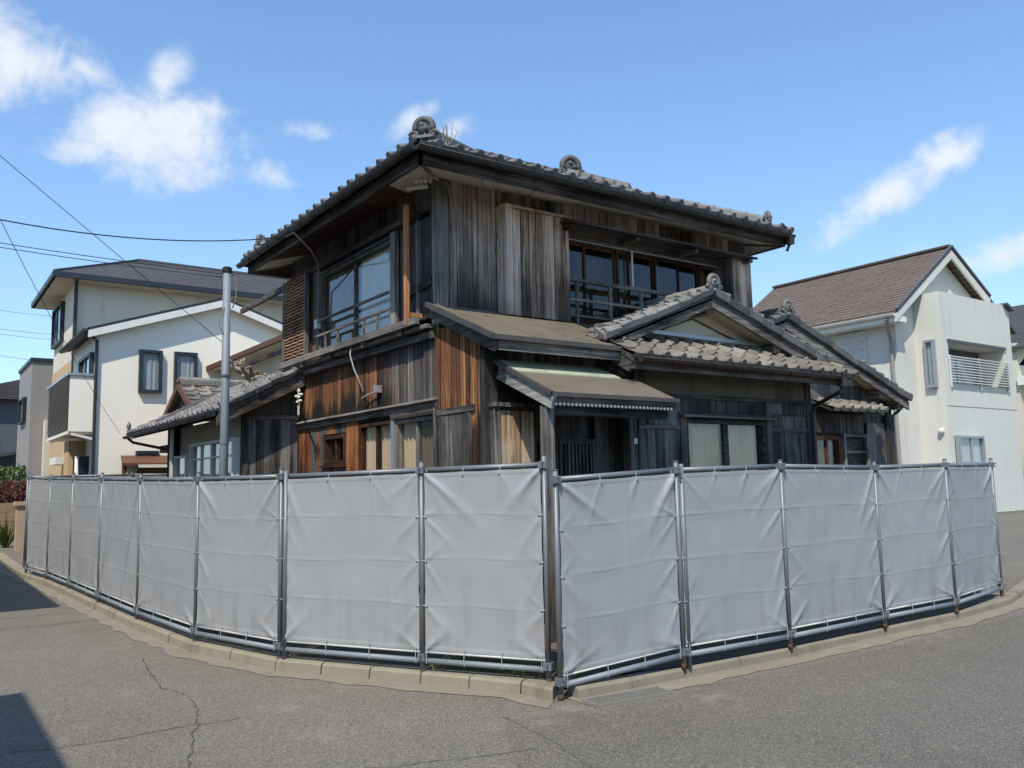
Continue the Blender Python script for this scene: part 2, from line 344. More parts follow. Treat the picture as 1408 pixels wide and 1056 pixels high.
# ------------------------------------------------------------------ mesh helpers
def root_off(o):
    p = V((0, 0, 0))
    while o is not None: p += o.location; o = o.parent
    return p
class MB:
    def __init__(s): s.v = []; s.f = []
    def face(s, pts):
        n = len(s.v); s.v += [V(p) for p in pts]; s.f.append(list(range(n, n+len(pts)))); return s
    def hexa(s, p):
        n = len(s.v); s.v += [V(q) for q in p]
        for q in ((0, 3, 2, 1), (4, 5, 6, 7), (0, 1, 5, 4), (1, 2, 6, 5), (2, 3, 7, 6), (3, 0, 4, 7)): s.f.append([n+i for i in q])
        return s
    def box(s, a, b):
        x0, x1 = sorted((a[0], b[0])); y0, y1 = sorted((a[1], b[1])); z0, z1 = sorted((a[2], b[2]))
        return s.hexa([(x0, y0, z0), (x1, y0, z0), (x1, y1, z0), (x0, y1, z0), (x0, y0, z1), (x1, y0, z1), (x1, y1, z1), (x0, y1, z1)])
    def bar(s, p, q, w, h, up=(0, 0, 1)):
        p, q, up = V(p), V(q), V(up); d = (q-p).normalized(); r = d.cross(up).normalized()*(w/2); u = r.cross(d).normalized()*(h/2)
        return s.hexa([p-r-u, p+r-u, q+r-u, q-r-u, p-r+u, p+r+u, q+r+u, q-r+u])
    def prism(s, poly, ext):
        poly = [V(p) for p in poly]; ext = V(ext); n = len(s.v); k = len(poly)
        s.v += poly + [p+ext for p in poly]
        s.f.append(list(range(n+k-1, n-1, -1))); s.f.append([n+k+i for i in range(k)])
        for i in range(k): j = (i+1) % k; s.f.append([n+i, n+j, n+k+j, n+k+i])
        return s
    def tube(s, pts, r, seg=8, caps=True):
        pts = [V(p) for p in pts]; n = len(s.v); k = len(pts); rr = r if isinstance(r, (list, tuple)) else [r]*k
        up = V((0, 0, 1)); prev = None
        for i, p in enumerate(pts):
            d = (pts[min(i+1, k-1)]-pts[max(i-1, 0)]).normalized()
            a = (up if prev is None else prev); a = a - d*a.dot(d)
            if a.length < 1e-3: a = V((1, 0, 0)) - d*d.x
            a.normalize(); b = d.cross(a); prev = a
            for j in range(seg):
                t = 2*math.pi*j/seg; s.v.append(p + (a*math.cos(t) + b*math.sin(t))*rr[i])
        for i in range(k-1):
            for j in range(seg):
                j2 = (j+1) % seg; s.f.append([n+i*seg+j, n+i*seg+j2, n+(i+1)*seg+j2, n+(i+1)*seg+j])
        if caps: s.f.append([n+j for j in range(seg-1, -1, -1)]); s.f.append([n+(k-1)*seg+j for j in range(seg)])
        return s
    def ball(s, c, rx, ry=None, rz=None, seg=8, ring=5, rot=None):
        ry = ry or rx; rz = rz or rx; c = V(c); n = len(s.v)
        for i in range(ring+1):
            a = math.pi*i/ring
            for j in range(seg):
                b = 2*math.pi*j/seg; q = V((rx*math.sin(a)*math.cos(b), ry*math.sin(a)*math.sin(b), rz*math.cos(a)))
                if rot: q = rot @ q
                s.v.append(c+q)
        for i in range(ring):
            for j in range(seg):
                j2 = (j+1) % seg; s.f.append([n+i*seg+j, n+(i+1)*seg+j, n+(i+1)*seg+j2, n+i*seg+j2])
        return s
    def add(s, verts, faces, mat4):
        n = len(s.v); s.v += [mat4 @ v for v in verts]; s.f += [[n+i for i in f] for f in faces]; return s
    def grid(s, rows):
        n = len(s.v); k = len(rows[0])
        for r in rows: s.v += [V(p) for p in r]
        for i in range(len(rows)-1):
            for j in range(k-1): s.f.append([n+i*k+j, n+i*k+j+1, n+(i+1)*k+j+1, n+(i+1)*k+j])
        return s
    def build(s, name, mat, parent=None, smooth=False, loc=None, kind=None):
        me = bpy.data.meshes.new(name); off = root_off(parent) if parent else V(loc or (0, 0, 0))
        me.from_pydata([tuple(v-off) for v in s.v], [], s.f)
        if mat in AXISWOOD and s.v:     # grain follows the longest side of the timber
            dim = [max(v[i] for v in s.v)-min(v[i] for v in s.v) for i in range(3)]; ax = dim.index(max(dim)); mat += ('_x', '_y', '')[ax]
        me.materials.append(MATS[mat]); me.update()
        if smooth: me.polygons.foreach_set('use_smooth', [True]*len(me.polygons))
        o = bpy.data.objects.new(name, me); COL.objects.link(o)
        if parent: o.parent = parent
        else: o.location = off
        if kind: o['kind'] = kind
        return o
def thing(name, label, cat, loc=(0, 0, 0), group=None):
    o = bpy.data.objects.new(name, None); COL.objects.link(o); o.location = loc; o.empty_display_size = .3
    return tag(o, label, cat, group)
def tag(o, label, cat, group=None):
    o['label'] = label; o['category'] = cat
    if group: o['group'] = group
    return o
def struct(name, mb, mat, smooth=False):
    o = mb.build(name, mat, None, smooth); o['kind'] = 'structure'; return o
def lerp(a, b, t): return a+(b-a)*t

class Fr:
    """a wall plane: u along the wall, n outward, z up"""
    def __init__(s, o, u, n): s.o, s.u, s.n = V(o), V(u), V(n)
    def p(s, u, n, z): return s.o + s.u*u + s.n*n + V((0, 0, z))
def FRONT(Y): return Fr((0, Y, 0), (1, 0, 0), (0, -1, 0))
def LEFT(X): return Fr((X, 0, 0), (0, 1, 0), (-1, 0, 0))
def fbox(mb, fr, u0, u1, n0, n1, z0, z1): return mb.box(fr.p(u0, n0, z0), fr.p(u1, n1, z1))

_unit = {}
def unit_board(matname):
    if matname not in _unit:
        mb = MB(); c = .035
        pts = [(-.5, 0), (-.5, .5), (-.5+c, 1), (.5-c, 1), (.5, .5), (.5, 0)]
        mb.prism([(x, y, 0) for x, y in pts], (0, 0, 1))
        me = bpy.data.meshes.new('board'); me.from_pydata([tuple(v) for v in mb.v], [], mb.f); me.materials.append(MATS[matname]); me.update()
        _unit[matname] = me
    return _unit[matname]
def piece(mesh, name, parent, M):
    o = bpy.data.objects.new(name, mesh); COL.objects.link(o); o.parent = parent
    M = M.copy(); M.translation -= root_off(parent); o.matrix_basis = M; return o
def boards(parent, fr, u0, u1, z0, z1, width, mat, n=0., openings=(), thick=.02, gap=.005, jit=.006, name='board'):
    """vertical boards; z0/z1 numbers or functions of u; openings (u0,u1,z0,z1); mat a name or function(u, z)"""
    fz0 = z0 if callable(z0) else (lambda u: z0); fz1 = z1 if callable(z1) else (lambda u: z1)
    br = {u0, u1}
    for a in openings: br |= {min(max(a[0], u0), u1), min(max(a[1], u0), u1)}
    br = sorted(br)
    for a, b in zip(br, br[1:]):
        if b-a < .03: continue
        k = max(1, round((b-a)/width)); ed = [a+(b-a)*i/k + (random.uniform(-.14, .14)*(b-a)/k if 0 < i < k else 0) for i in range(k+1)]
        for i in range(k):
            ua, ub = ed[i], ed[i+1]; uc = (ua+ub)/2; segs = [(fz0(uc), fz1(uc))]
            for (oa, ob, za, zb) in openings:
                if oa-1e-4 <= uc <= ob+1e-4:
                    ns = []
                    for s0, s1 in segs:
                        if zb <= s0 or za >= s1: ns.append((s0, s1)); continue
                        if za > s0: ns.append((s0, za))
                        if zb < s1: ns.append((zb, s1))
                    segs = ns
            for s0, s1 in segs:
                if s1-s0 < .03: continue
                mt = mat(uc, (s0+s1)/2) if callable(mat) else mat
                M = Matrix.Identity(4); uu = fr.u if fr.u.y else -fr.u
                for r in range(3):
                    M[r][0] = uu[r]*(ub-ua-gap); M[r][1] = fr.n[r]*thick
                M[2][2] = s1-s0 - random.uniform(0, jit)
                M[0][2] = random.uniform(-.002, .002)*0
                M.translation = fr.p(uc, n+random.uniform(-jit, jit)*.6, s0)
                piece(unit_board(mt), name, parent, M)

def curtain(parent, fr, u0, u1, z0, z1, n, mat, folds=7, amp=.018):
    mb = MB(); k = folds*8; rows = []
    ph = random.uniform(0, 6)
    for z in (z0, (z0+z1)/2, z1):
        r = []
        for i in range(k+1):
            t = i/k; u = lerp(u0, u1, t)
            a = math.sin(t*folds*2*math.pi+ph+.7*math.sin(t*9))*amp*(.6+.6*math.sin(t*5+ph)**2)
            r.append(fr.p(u, n+a, z))
        rows.append(r)
    mb.grid(rows); return mb.build('curtain', mat, parent, True)

def window(parent, fr, u0, u1, z0, z1, panes=2, fw=.045, frame='wood_trim', curt=None, rails=(), n=.0, sill=True, depth=.11, bars=None, mull=.04, name='window', behind='void'):
    """recessed window: jambs, mullions, panes of glass, and what shows behind them"""
    mb = MB()
    fbox(mb, fr, u0, u0+fw, n-depth, n+.02, z0, z1); fbox(mb, fr, u1-fw, u1, n-depth, n+.02, z0, z1)
    fbox(mb, fr, u0+fw, u1-fw, n-depth, n+.018, z1-fw, z1); fbox(mb, fr, u0+fw, u1-fw, n-depth, n+.018, z0, z0+fw)
    wp = (u1-u0-2*fw)/panes
    for i in range(1, panes):
        uc = u0+fw+wp*i; fbox(mb, fr, uc-mull/2, uc+mull/2, n-depth*.7, n-.005, z0+fw, z1-fw)
    for zr in rails: fbox(mb, fr, u0+fw, u1-fw, n-depth*.65, n-.008, zr-.014, zr+.014)
    w_ = mb.build(name, frame, parent)
    for i in range(panes):
        a = u0+fw+wp*i+.004; b = a+wp-.008
        g = MB(); dn = n-.03-(.016 if i % 2 else 0); fbox(g, fr, a, b, dn-.002, dn+.002, z0+fw*.8, z1-fw*.8); g.build('pane', 'window_glass', w_)
        cm_ = curt[i] if isinstance(curt, (list, tuple)) else curt
        if cm_: am = min(.02, depth*.17); curtain(w_, fr, a, b, z0+.02, z1-.02, n-depth+am+.004, cm_, folds=max(3, int(wp/.11)), amp=am*.8)
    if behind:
        g = MB(); fbox(g, fr, u0+.005, u1-.005, n-depth-.03, n-depth-.006, z0+.005, z1-.005); g.build('dark_room_backing', behind, w_)  # dark sheet standing in for the unlit room behind the glass
    if sill:
        g = MB(); fbox(g, fr, u0-.05, u1+.05, n-.02, n+.07, z0-.04, z0-.004); g.build('sill', frame, w_)
    return w_

# roof tiles ---------------------------------------------------------
TW, TL = .275, .235
def tile_geo(eave=False):
    mb = MB(); xs = [0, .1, .22, .36, .5, .62, .72, .79, .86, .93, 1.0]; top = []; bot = []; back = []
    for t in xs:
        h = -.012*math.sin(math.pi*t/.72) if t < .72 else .042*math.sin(math.pi*(t-.72)/.28)
        x = t*TW*1.04
        top.append((x, 0, h+.034)); bot.append((x, .004, h+.034-(.06 if eave else .03))); back.append((x, TL*1.16, h+.004))
    mb.grid([bot, top, back])
    if eave:
        c = V((TW*.86*1.04, -.012, .03)); n = len(mb.v); mb.v += [c+V((.05*math.cos(a), 0, .05*math.sin(a))) for a in [2*math.pi*i/8 for i in range(8)]]
        mb.v += [c+V((.05*math.cos(a), .05, .05*math.sin(a))) for a in [2*math.pi*i/8 for i in range(8)]]
        mb.f.append([n+i for i in range(8)])
        for i in range(8): j = (i+1) % 8; mb.f.append([n+j, n+i, n+8+i, n+8+j])
    return mb
TG = {False: tile_geo(False), True: tile_geo(True)}
_tm = {}
def tile_mesh(mat, eave):
    if (mat, eave) not in _tm:
        g = TG[eave]; me = bpy.data.meshes.new('roof_tile'); me.from_pydata([tuple(v) for v in g.v], [], g.f); me.materials.append(MATS[mat]); me.update()
        me.polygons.foreach_set('use_smooth', [len(p.vertices) == 4 for p in me.polygons]); me.set_sharp_from_angle(angle=math.radians(50)); _tm[(mat, eave)] = me
    return _tm[(mat, eave)]
def tiles(parent, o, ux, us, width, length, mat, inside=None, single=lambda i, j: True, stuff=None, edge=True):
    """rows of pantiles from eave corner o; single(i,j) -> its own object, else added to the MB stuff"""
    o, ux, us = V(o), V(ux).normalized(), V(us).normalized(); un = ux.cross(us)
    nu = max(1, round(width/TW)); du = width/nu; nv = max(1, int(math.ceil(length/TL-.3)))
    for j in range(nv):
        for i in range(nu):
            if inside and not inside((i+.5)*du, (j+.5)*TL): continue
            M = Matrix.Identity(4); rz = random.uniform(-.02, .02); a = (ux*math.cos(rz)+us*math.sin(rz)); b = (us*math.cos(rz)-ux*math.sin(rz)); sc = du/TW
            for r in range(3): M[r][0] = a[r]*sc; M[r][1] = b[r]; M[r][2] = un[r]
            M.translation = o + ux*(i*du) + us*(j*TL+random.uniform(-.008, .008)) + un*random.uniform(0, .008)
            ev = edge and j == 0
            if single(i, j): piece(tile_mesh(mat, ev), 'eave_tile' if ev else 'roof_tile', parent, M)
            else: stuff.add(TG[ev].v, TG[ev].f, M)
def ridge(parent, p, q, width=.24, layers=3, mat='tile_grey', cap=.075, name='ridge'):
    """stacked flat tiles with a row of round cap tiles"""
    p, q = V(p), V(q); mb = MB(); d = (q-p).normalized(); L = (q-p).length; z = 0
    for k in range(layers):
        ww = width*(1-.12*k); n = max(1, int(L/.3))
        for i in range(n):
            a = p+d*(L*i/n+.003); b = p+d*(L*(i+1)/n-.003); j = random.uniform(-.006, .006)
            mb.bar(a+V((j, j, z+.022)), b+V((j, j, z+.022)), ww, .036)
        z += .042
    n = max(1, int(L/.26))
    for i in range(n):
        a = p+d*(L*i/n)+V((0, 0, z+.012)); b = p+d*(L*(i+1)/n+.02)+V((0, 0, z+.012))
        mb.tube([a, a+d*.03, a+d*.031, b], [cap*1.12, cap*1.12, cap, cap*.96], 10)
    return mb.build(name, mat, parent)
def ornament(parent, c, face, size=.33, mat='tile_dark', name='ridge_end_ornament'):
    """ridge-end tile: broad shield with two scrolls, side lobes and a rounded crown"""
    c = V(c); f = V(face).normalized(); up = V((0, 0, 1)); r = f.cross(up).normalized(); s = size; mb = MB()
    P = lambda x, z, y=0: c + r*(x*s) + up*(z*s) + f*(y*s)
    mb.prism([P(x, z, -.14) for x, z in [(-.42, 0), (.42, 0), (.46, .2), (.34, .42), (.3, .62), (.16, .82), (0, .9), (-.16, .82), (-.3, .62), (-.34, .42), (-.46, .2)]], f*(.24*s))
    arch = [P(.34*math.cos(t), .52+.36*math.sin(t), .06) for t in [math.pi*i/10 for i in range(-1, 12)]]
    mb.tube(arch, .13*s, 8)
    for sg in (-1, 1):
        sp = [P(sg*(.36+(.18-.016*i)*math.cos(i*.75)), .24+(.18-.016*i)*math.sin(i*.75), .1) for i in range(9)]
        mb.tube(sp, [.085*s]*5+[.075*s, .065*s, .055*s, .045*s], 7)
        mb.ball(P(sg*.36, .24, .08), .1*s)
    mb.ball(P(0, .50, .06), .27*s, .2*s, .27*s); mb.ball(P(.06, .60, .2), .12*s); mb.ball(P(-.12, .45, .2), .1*s); mb.ball(P(0, .12, .12), .12*s)
    return mb.build(name, mat, parent, True)
def gutter(parent, p, q, r=.05, mat='gutter_dark', hooks=8, drop=.13, name='gutter'):
    p, q = V(p), V(q); d = (q-p).normalized(); side = d.cross(V((0, 0, 1))).normalized(); mb = MB(); rows = []
    for a in (p, lerp(p, q, .5), q):
        rows.append([a+side*(r*math.cos(t))+V((0, 0, -r*math.sin(t))) for t in [math.pi*i/8 for i in range(9)]])
    mb.grid(rows); rows2 = [[x+(side*0)+V((0, 0, .004)) for x in rw] for rw in rows]
    mb.tube([p+side*r, q+side*r], .007, 6); mb.tube([p-side*r, q-side*r], .007, 6)
    for e in (p, q): mb.face([e+side*(r*math.cos(t))+V((0, 0, -r*math.sin(t))) for t in [math.pi*i/8 for i in range(9)]])
    g = mb.build(name, mat, parent, True)
    hb = MB()
    for i in range(hooks):
        a = lerp(p, q, (i+.4)/hooks); hb.tube([a+side*(r*1.1*math.cos(t))+V((0, 0, -r*1.12*math.sin(t))) for t in [math.pi*k/6 for k in range(7)]], .006, 5)
        hb.bar(a+V((0, 0, .0))+side*r, a+side*(-r)+V((0, 0, .09)), .012, .006)
    if hooks: hb.build('gutter_hooks', mat, g, kind='stuff')
    return g
def sag(a, b, s, n=24):
    a, b = V(a), V(b); return [lerp(a, b, i/n) - V((0, 0, s*4*(i/n)*(1-i/n))) for i in range(n+1)]
# ------------------------------------------------------------------ ground, road, kerbs
def gz(x, y):
    t = min(1, max(0, (x-12.5)/12)); t = t*t*(3-2*t)*.46
    s = min(1, max(0, (y-22)/14)); s = s*s*(3-2*s)*.35
    return max(t, s)
def field(x0, x1, y0, y1, nx, ny, dz):
    mb = MB(); mb.grid([[(lerp(x0, x1, i/nx), lerp(y0, y1, j/ny), gz(lerp(x0, x1, i/nx), lerp(y0, y1, j/ny))+dz) for i in range(nx+1)] for j in range(ny+1)]); return mb
struct('ground', field(-300, 300, -300, 300, 150, 150, -.30), 'soil')
road = struct('road', field(-30, 60, -40, 60, 180, 200, 0.), 'asphalt')

# fence posts: base pixel, top pixel
LP = [(38, 788, 42, 655), (67, 797, 70, 656), (98, 810, 104, 656), (138, 828, 143, 656), (192, 852, 197, 656), (272, 882, 277, 655), (388, 905, 392, 651), (584, 922, 584, 642), (757, 936, 753, 634)]
RP = [(937, 915, 926, 642), (1083, 888, 1068, 637), (1213, 860, 1198, 639), (1311, 840, 1297, 636), (1374, 818, 1360, 636)]
def post_at(a, z=.1):
    g = onz(a[0], a[1], z); d = ray(a[2], a[3]); n = V((g.x, g.y, 0)); t = n.dot(g-V((0, 0, EYE)))/d.dot(n)
    return g, EYE + d.z*t
LPOST = [post_at(a) for a in LP]
RPOST = [(V((4.24, 5.40, .02)), 1.735)] + [post_at(a) for a in RP]
def outward(pts):
    out = []
    for i in range(len(pts)):
        a = pts[max(i-1, 0)]; b = pts[min(i+1, len(pts)-1)]; d = (b-a); d.z = 0; d.normalize(); out.append(V((d.y, -d.x, 0)))
    return out
LB = [V((p.x, p.y, 0)) for p, _ in LPOST]; RB = [V((p.x, p.y, 0)) for p, _ in RPOST]
# order of travel so that outward() points to the road: left run from far to near needs the right-hand side
LN = [-n for n in outward(LB)]
LN = [n if n.x < 0 else -n for n in LN]; RN = [n if n.y < 0 else -n for n in outward(RB)]

# site ground inside the fence
sg = MB(); ring = [p + V((0, 0, .095)) for p in LB] + [p + V((0, 0, .095)) for p in RB[1:]]
sg.face([V((2.1, 21.2, .095))] + ring + [V((12.3, 7.2, .095)), V((16.5, 9, .095)), V((16.5, 21.2, .095))])
site = struct('site_ground', sg, 'soil')

def strip(name, pts, nrm, a, b, z, mat):
    mb = MB(); mb.grid([[p+n*a+V((0, 0, z)) for p, n in zip(pts, nrm)], [p+n*b+V((0, 0, z)) for p, n in zip(pts, nrm)]]); return struct(name, mb, mat)
def resample(pts, nrm, step):
    op, on = [], []
    for i in range(len(pts)-1):
        k = max(1, round((pts[i+1]-pts[i]).length/step))
        for j in range(k): op.append(lerp(pts[i], pts[i+1], j/k)); on.append(lerp(nrm[i], nrm[i+1], j/k).normalized())
    op.append(pts[-1]); on.append(nrm[-1]); return op, on
LBx = [LB[0]+V((-.05, 6, 0))] + LB[:-1] + [V((4.16, 5.74, 0)), V((4.22, 5.42, 0))]
LNx = [V((-1, 0, 0))] + LN[:-1] + [V((-.86, -.5, 0)), V((-.75, -.66, 0))]
# concrete gutter strips with a ragged edge
def ragged(pts, nrm, a, b, z, mat, name):
    P_, N_ = resample(pts, nrm, .12); mb = MB()
    mb.grid([[p+n*a+V((0, 0, z+gz(p.x, p.y))) for p, n in zip(P_, N_)], [p+n*(b+.07*noise.noise(p*2.3)+.04*noise.noise(p*9))+V((0, 0, z+gz(p.x, p.y))) for p, n in zip(P_, N_)]])
    return struct(name, mb, mat)
ragged(LBx, LNx, -.1, .27, .005, 'concrete', 'gutter_strip_left')
RBx = [V((4.30, 5.37, 0)), V((4.36, 5.35, 0)), V((4.9, 5.30, 0))] + RB[1:-1] + [RB[-1]+V((0, -.12, 0)), V((14.5, 6.25, 0)), V((22, 8.6, 0))]
RNx = [V((0, -1, 0))]*(len(RB)+2) + [V((.2, -.98, 0)), V((.3, -.95, 0))]
ragged(RBx, RNx, -.05, .27, .005, 'concrete', 'gutter_strip_right')
# a darker asphalt repair and old joints
pm = MB(); pm.face([V((x, y, .004)) for x, y in [(2.75, 3.1), (3.1, 4.4), (3.55, 5.15), (4.2, 5.02), (7, 4.86), (12, 4.92), (15, 5.4), (15, -1), (2.75, -1)]])
struct('road_repair', pm, 'asphalt_patch')
plain('crack_dark', '#2a2823', 1., .5, 12.); plain('crack_moss', '#4f5230', 1., .5, 12.)
def crack(pix, wd, mat='crack_dark'):
    pts = []
    for a, b in zip(pix, pix[1:]):
        for k in range(10): pts.append(onz(lerp(a[0], b[0], k/10), lerp(a[1], b[1], k/10), .006))
    pts.append(onz(*pix[-1], .006)); L, R = [], []
    for i, p in enumerate(pts):
        d = (pts[min(i+1, len(pts)-1)]-pts[max(i-1, 0)]).normalized(); s = V((d.y, -d.x, 0)); j = s*(.025*noise.noise(p*5)+.012*random.uniform(-1, 1)); ww = wd*random.uniform(.25, 1)
        L.append(p+j+s*ww); R.append(p+j-s*ww)
    mb = MB(); mb.grid([L, R]); o = mb.build('crack', mat, road); return o
crack([(0, 1036), (80, 1028), (150, 1017), (215, 1005), (268, 997)], .006)
crack([(268, 997), (300, 993), (330, 986)], .005)
crack([(255, 955), (272, 972), (270, 997), (266, 1020), (258, 1056)], .006, 'crack_moss')
crack([(195, 905), (207, 925), (222, 945), (255, 955)], .004)
crack([(740, 1030), (640, 1042), (560, 1051), (500, 1056)], .005, 'crack_moss')
crack([(690, 985), (740, 1008), (775, 1030), (815, 1056)], .006, 'crack_moss')
crack([(0, 866), (60, 862), (130, 850)], .007)

# kerb stones
def kerbs(pts, nrm, a, b, z0, z1, ln, mat, label, name):
    P_, N_ = resample(pts, nrm, ln); root = thing(name, label, 'kerb', P_[0])
    for i in range(len(P_)-1):
        p, q, n, m = P_[i], P_[i+1], N_[i], N_[i+1]; d = (q-p).normalized()*.006; mb = MB(); c = .022; j = random.uniform(-.006, .006)
        prof = [(a, z0), (a, z1), (b-c, z1), (b, z1-c), (b+.015, z0)]
        k = len(prof); n0 = len(mb.v)
        for base, nn_ in ((p+d, n), (q-d, m)):
            for o_, z_ in prof: mb.v.append(base + nn_*(o_+j) + V((0, 0, z_+j*.6+gz(base.x, base.y))))
        mb.f += [[n0+i_ for i_ in range(k)], [n0+k+i_ for i_ in range(k-1, -1, -1)]] + [[n0+i_, n0+k+i_, n0+k+(i_+1) % k, n0+(i_+1) % k] for i_ in range(k)]
        mb.build('kerb_stone', mat, root)
kerbs(LBx, LNx, -.12, .075, -.05, .105, .6, 'concrete_kerb', 'rounded tan concrete kerb under the sheeting fence along the narrow lane', 'kerb')
kerbs(RBx[1:-1], RNx[1:-1], -.10, .03, -.05, .085, .6, 'concrete', 'low grey concrete kerb under the sheeting fence along the wide street', 'kerb')

# drain grating by the corner
dg = thing('drain_grating', 'worn steel drain grating set in the gutter at the fence corner', 'drain', (4.4, 5.2, .0))
mb = MB(); d0, d1 = V((4.33, 5.22, .012)), V((5.05, 5.14, .012)); dd = (d1-d0).normalized(); ds = V((dd.y, -dd.x, 0))
mb.bar(d0, d1, .02, .02); mb.bar(d0+ds*.2, d1+ds*.2, .02, .02); mb.bar(d0, d0+ds*.2, .02, .02); mb.bar(d1, d1+ds*.2, .02, .02); mb.build('frame', 'grate_steel', dg)
for k in range(5):
    mb = MB(); mb.bar(d0+ds*(.033*(k+1))+dd*.012, d1+ds*(.033*(k+1))-dd*.012, .012, .018); mb.build('grating_bar', 'grate_steel', dg)
mb = MB(); mb.face([d0-V((0, 0, .006)), d1-V((0, 0, .006)), d1+ds*.2-V((0, 0, .006)), d0+ds*.2-V((0, 0, .006))]); mb.build('channel', 'void', dg)

# ------------------------------------------------------------------ sheeted pipe fence
def sheet_mesh(p, q, z0p, z1p, z0q, z1q, n, strength, seed):
    """stretched sheet: straight tension folds running out from the eyelets, packing creases across, slight billow"""
    rs = random.Random(seed); L = (q-p).length; nu, nv = 76, 150; rows = []; H = z1p-z0p
    off = rs.uniform(0, 50); folds = []
    def fold(x, z, ang, ln, amp, wd): folds.append((x, z, math.cos(ang), math.sin(ang), ln, amp, wd))
    for sx, sg in ((0, 1), (L, -1)):
        for tz, sgz in ((0, 1), (H, -1)):
            for k in range(rs.randint(2, 3)):
                a = math.radians(rs.uniform(34, 72) if sgz < 0 else rs.uniform(15, 48))*sgz; a = a if sg > 0 else math.pi-a
                fold(sx, tz, a, rs.uniform(.5, 1.0) if sgz < 0 else rs.uniform(.3, .6), rs.uniform(.006, .013)*strength, rs.uniform(.028, .05))
        for t in (.25, .5, .75):
            a = -math.radians(rs.uniform(42, 66)); a = a if sg > 0 else math.pi-a
            fold(sx, t*H, a, rs.uniform(.38, .62), rs.uniform(.006, .012)*strength, rs.uniform(.028, .048))
            if rs.random() < .45*strength:
                a = math.radians(rs.uniform(20, 60)); a = a if sg > 0 else math.pi-a; fold(sx, t*H, a, rs.uniform(.2, .4), rs.uniform(.004, .009)*strength, rs.uniform(.02, .035))
    for s in (.345, .66):
        for k in range(2): fold(s*L, H, -math.radians(90+rs.uniform(-40, 40)), rs.uniform(.2, .55), rs.uniform(.004, .009)*strength, rs.uniform(.018, .032))
    cre = [.25+rs.uniform(-.012, .012), .5+rs.uniform(-.012, .012), .75+rs.uniform(-.012, .012)]
    tilt = [rs.uniform(-.01, .01) for _ in cre]; vcre = [rs.uniform(.2, .8) for _ in range(rs.randint(0, 2))]
    for j in range(nv+1):
        t = j/nv; row = []
        for i in range(nu+1):
            s = i/nu; x = s*L; z = t*H; d = 0.
            for (fx, fz, ca, sa, ln, amp, wd) in folds:
                dx, dz = x-fx, z-fz; al = dx*ca+dz*sa
                if al < 0 or al > ln: continue
                ac = -dx*sa+dz*ca; e = al/ln; w_ = wd*(.35+1.1*e); g = ac/w_
                if abs(g) < 3: d += amp*math.exp(-g*g)*min(1, al/.07)*(1-e)**1.1
            for c, tl in zip(cre, tilt):
                g = (t-c-tl*(s-.5)*2+.004*math.sin(s*9+off))*H; d += .0042*(g/.011)*math.exp(-(g/.011)**2)*(.6+.4*math.sin(s*11+off)) + .0015*math.exp(-(g/.03)**2)
            for c in vcre:
                g = (s-c)*L; d += .0025*math.exp(-(g/.014)**2)*(1 if t > .5 else .3)
            if t < .025 or t > .975: d += .003
            d += .013*noise.noise(V((x*1.1+off, z*1.3, seed)))*math.sin(math.pi*s)*(.4+.6*math.sin(math.pi*t)) + .004*strength*noise.noise(V((x*5+off, z*3.4, seed)))
            ez = .005*abs(math.sin(math.pi*3*s))*((1-2*t)*(abs(2*t-1)**12)); ex = .005*abs(math.sin(math.pi*4*t))*(1-s*2)*(abs(2*s-1)**12)
            b = lerp(p, q, s); z0 = lerp(z0p, z0q, s); z1 = lerp(z1p, z1q, s)
            row.append(b + (q-p).normalized()*ex + n*(.035+d) + V((0, 0, lerp(z0, z1, t)+ez-b.z)))
        rows.append(row)
    mb = MB(); mb.grid(rows); return mb
def clamp_at(mb, c, d, n):
    mb.bar(c-d*.035, c+d*.035, .064, .06); mb.tube([c+n*.02+V((0, 0, .018)), c+n*.062+V((0, 0, .018))], .008, 6); mb.tube([c+n*.02-V((0, 0, .018)), c+n*.058-V((0, 0, .018))], .007, 6)
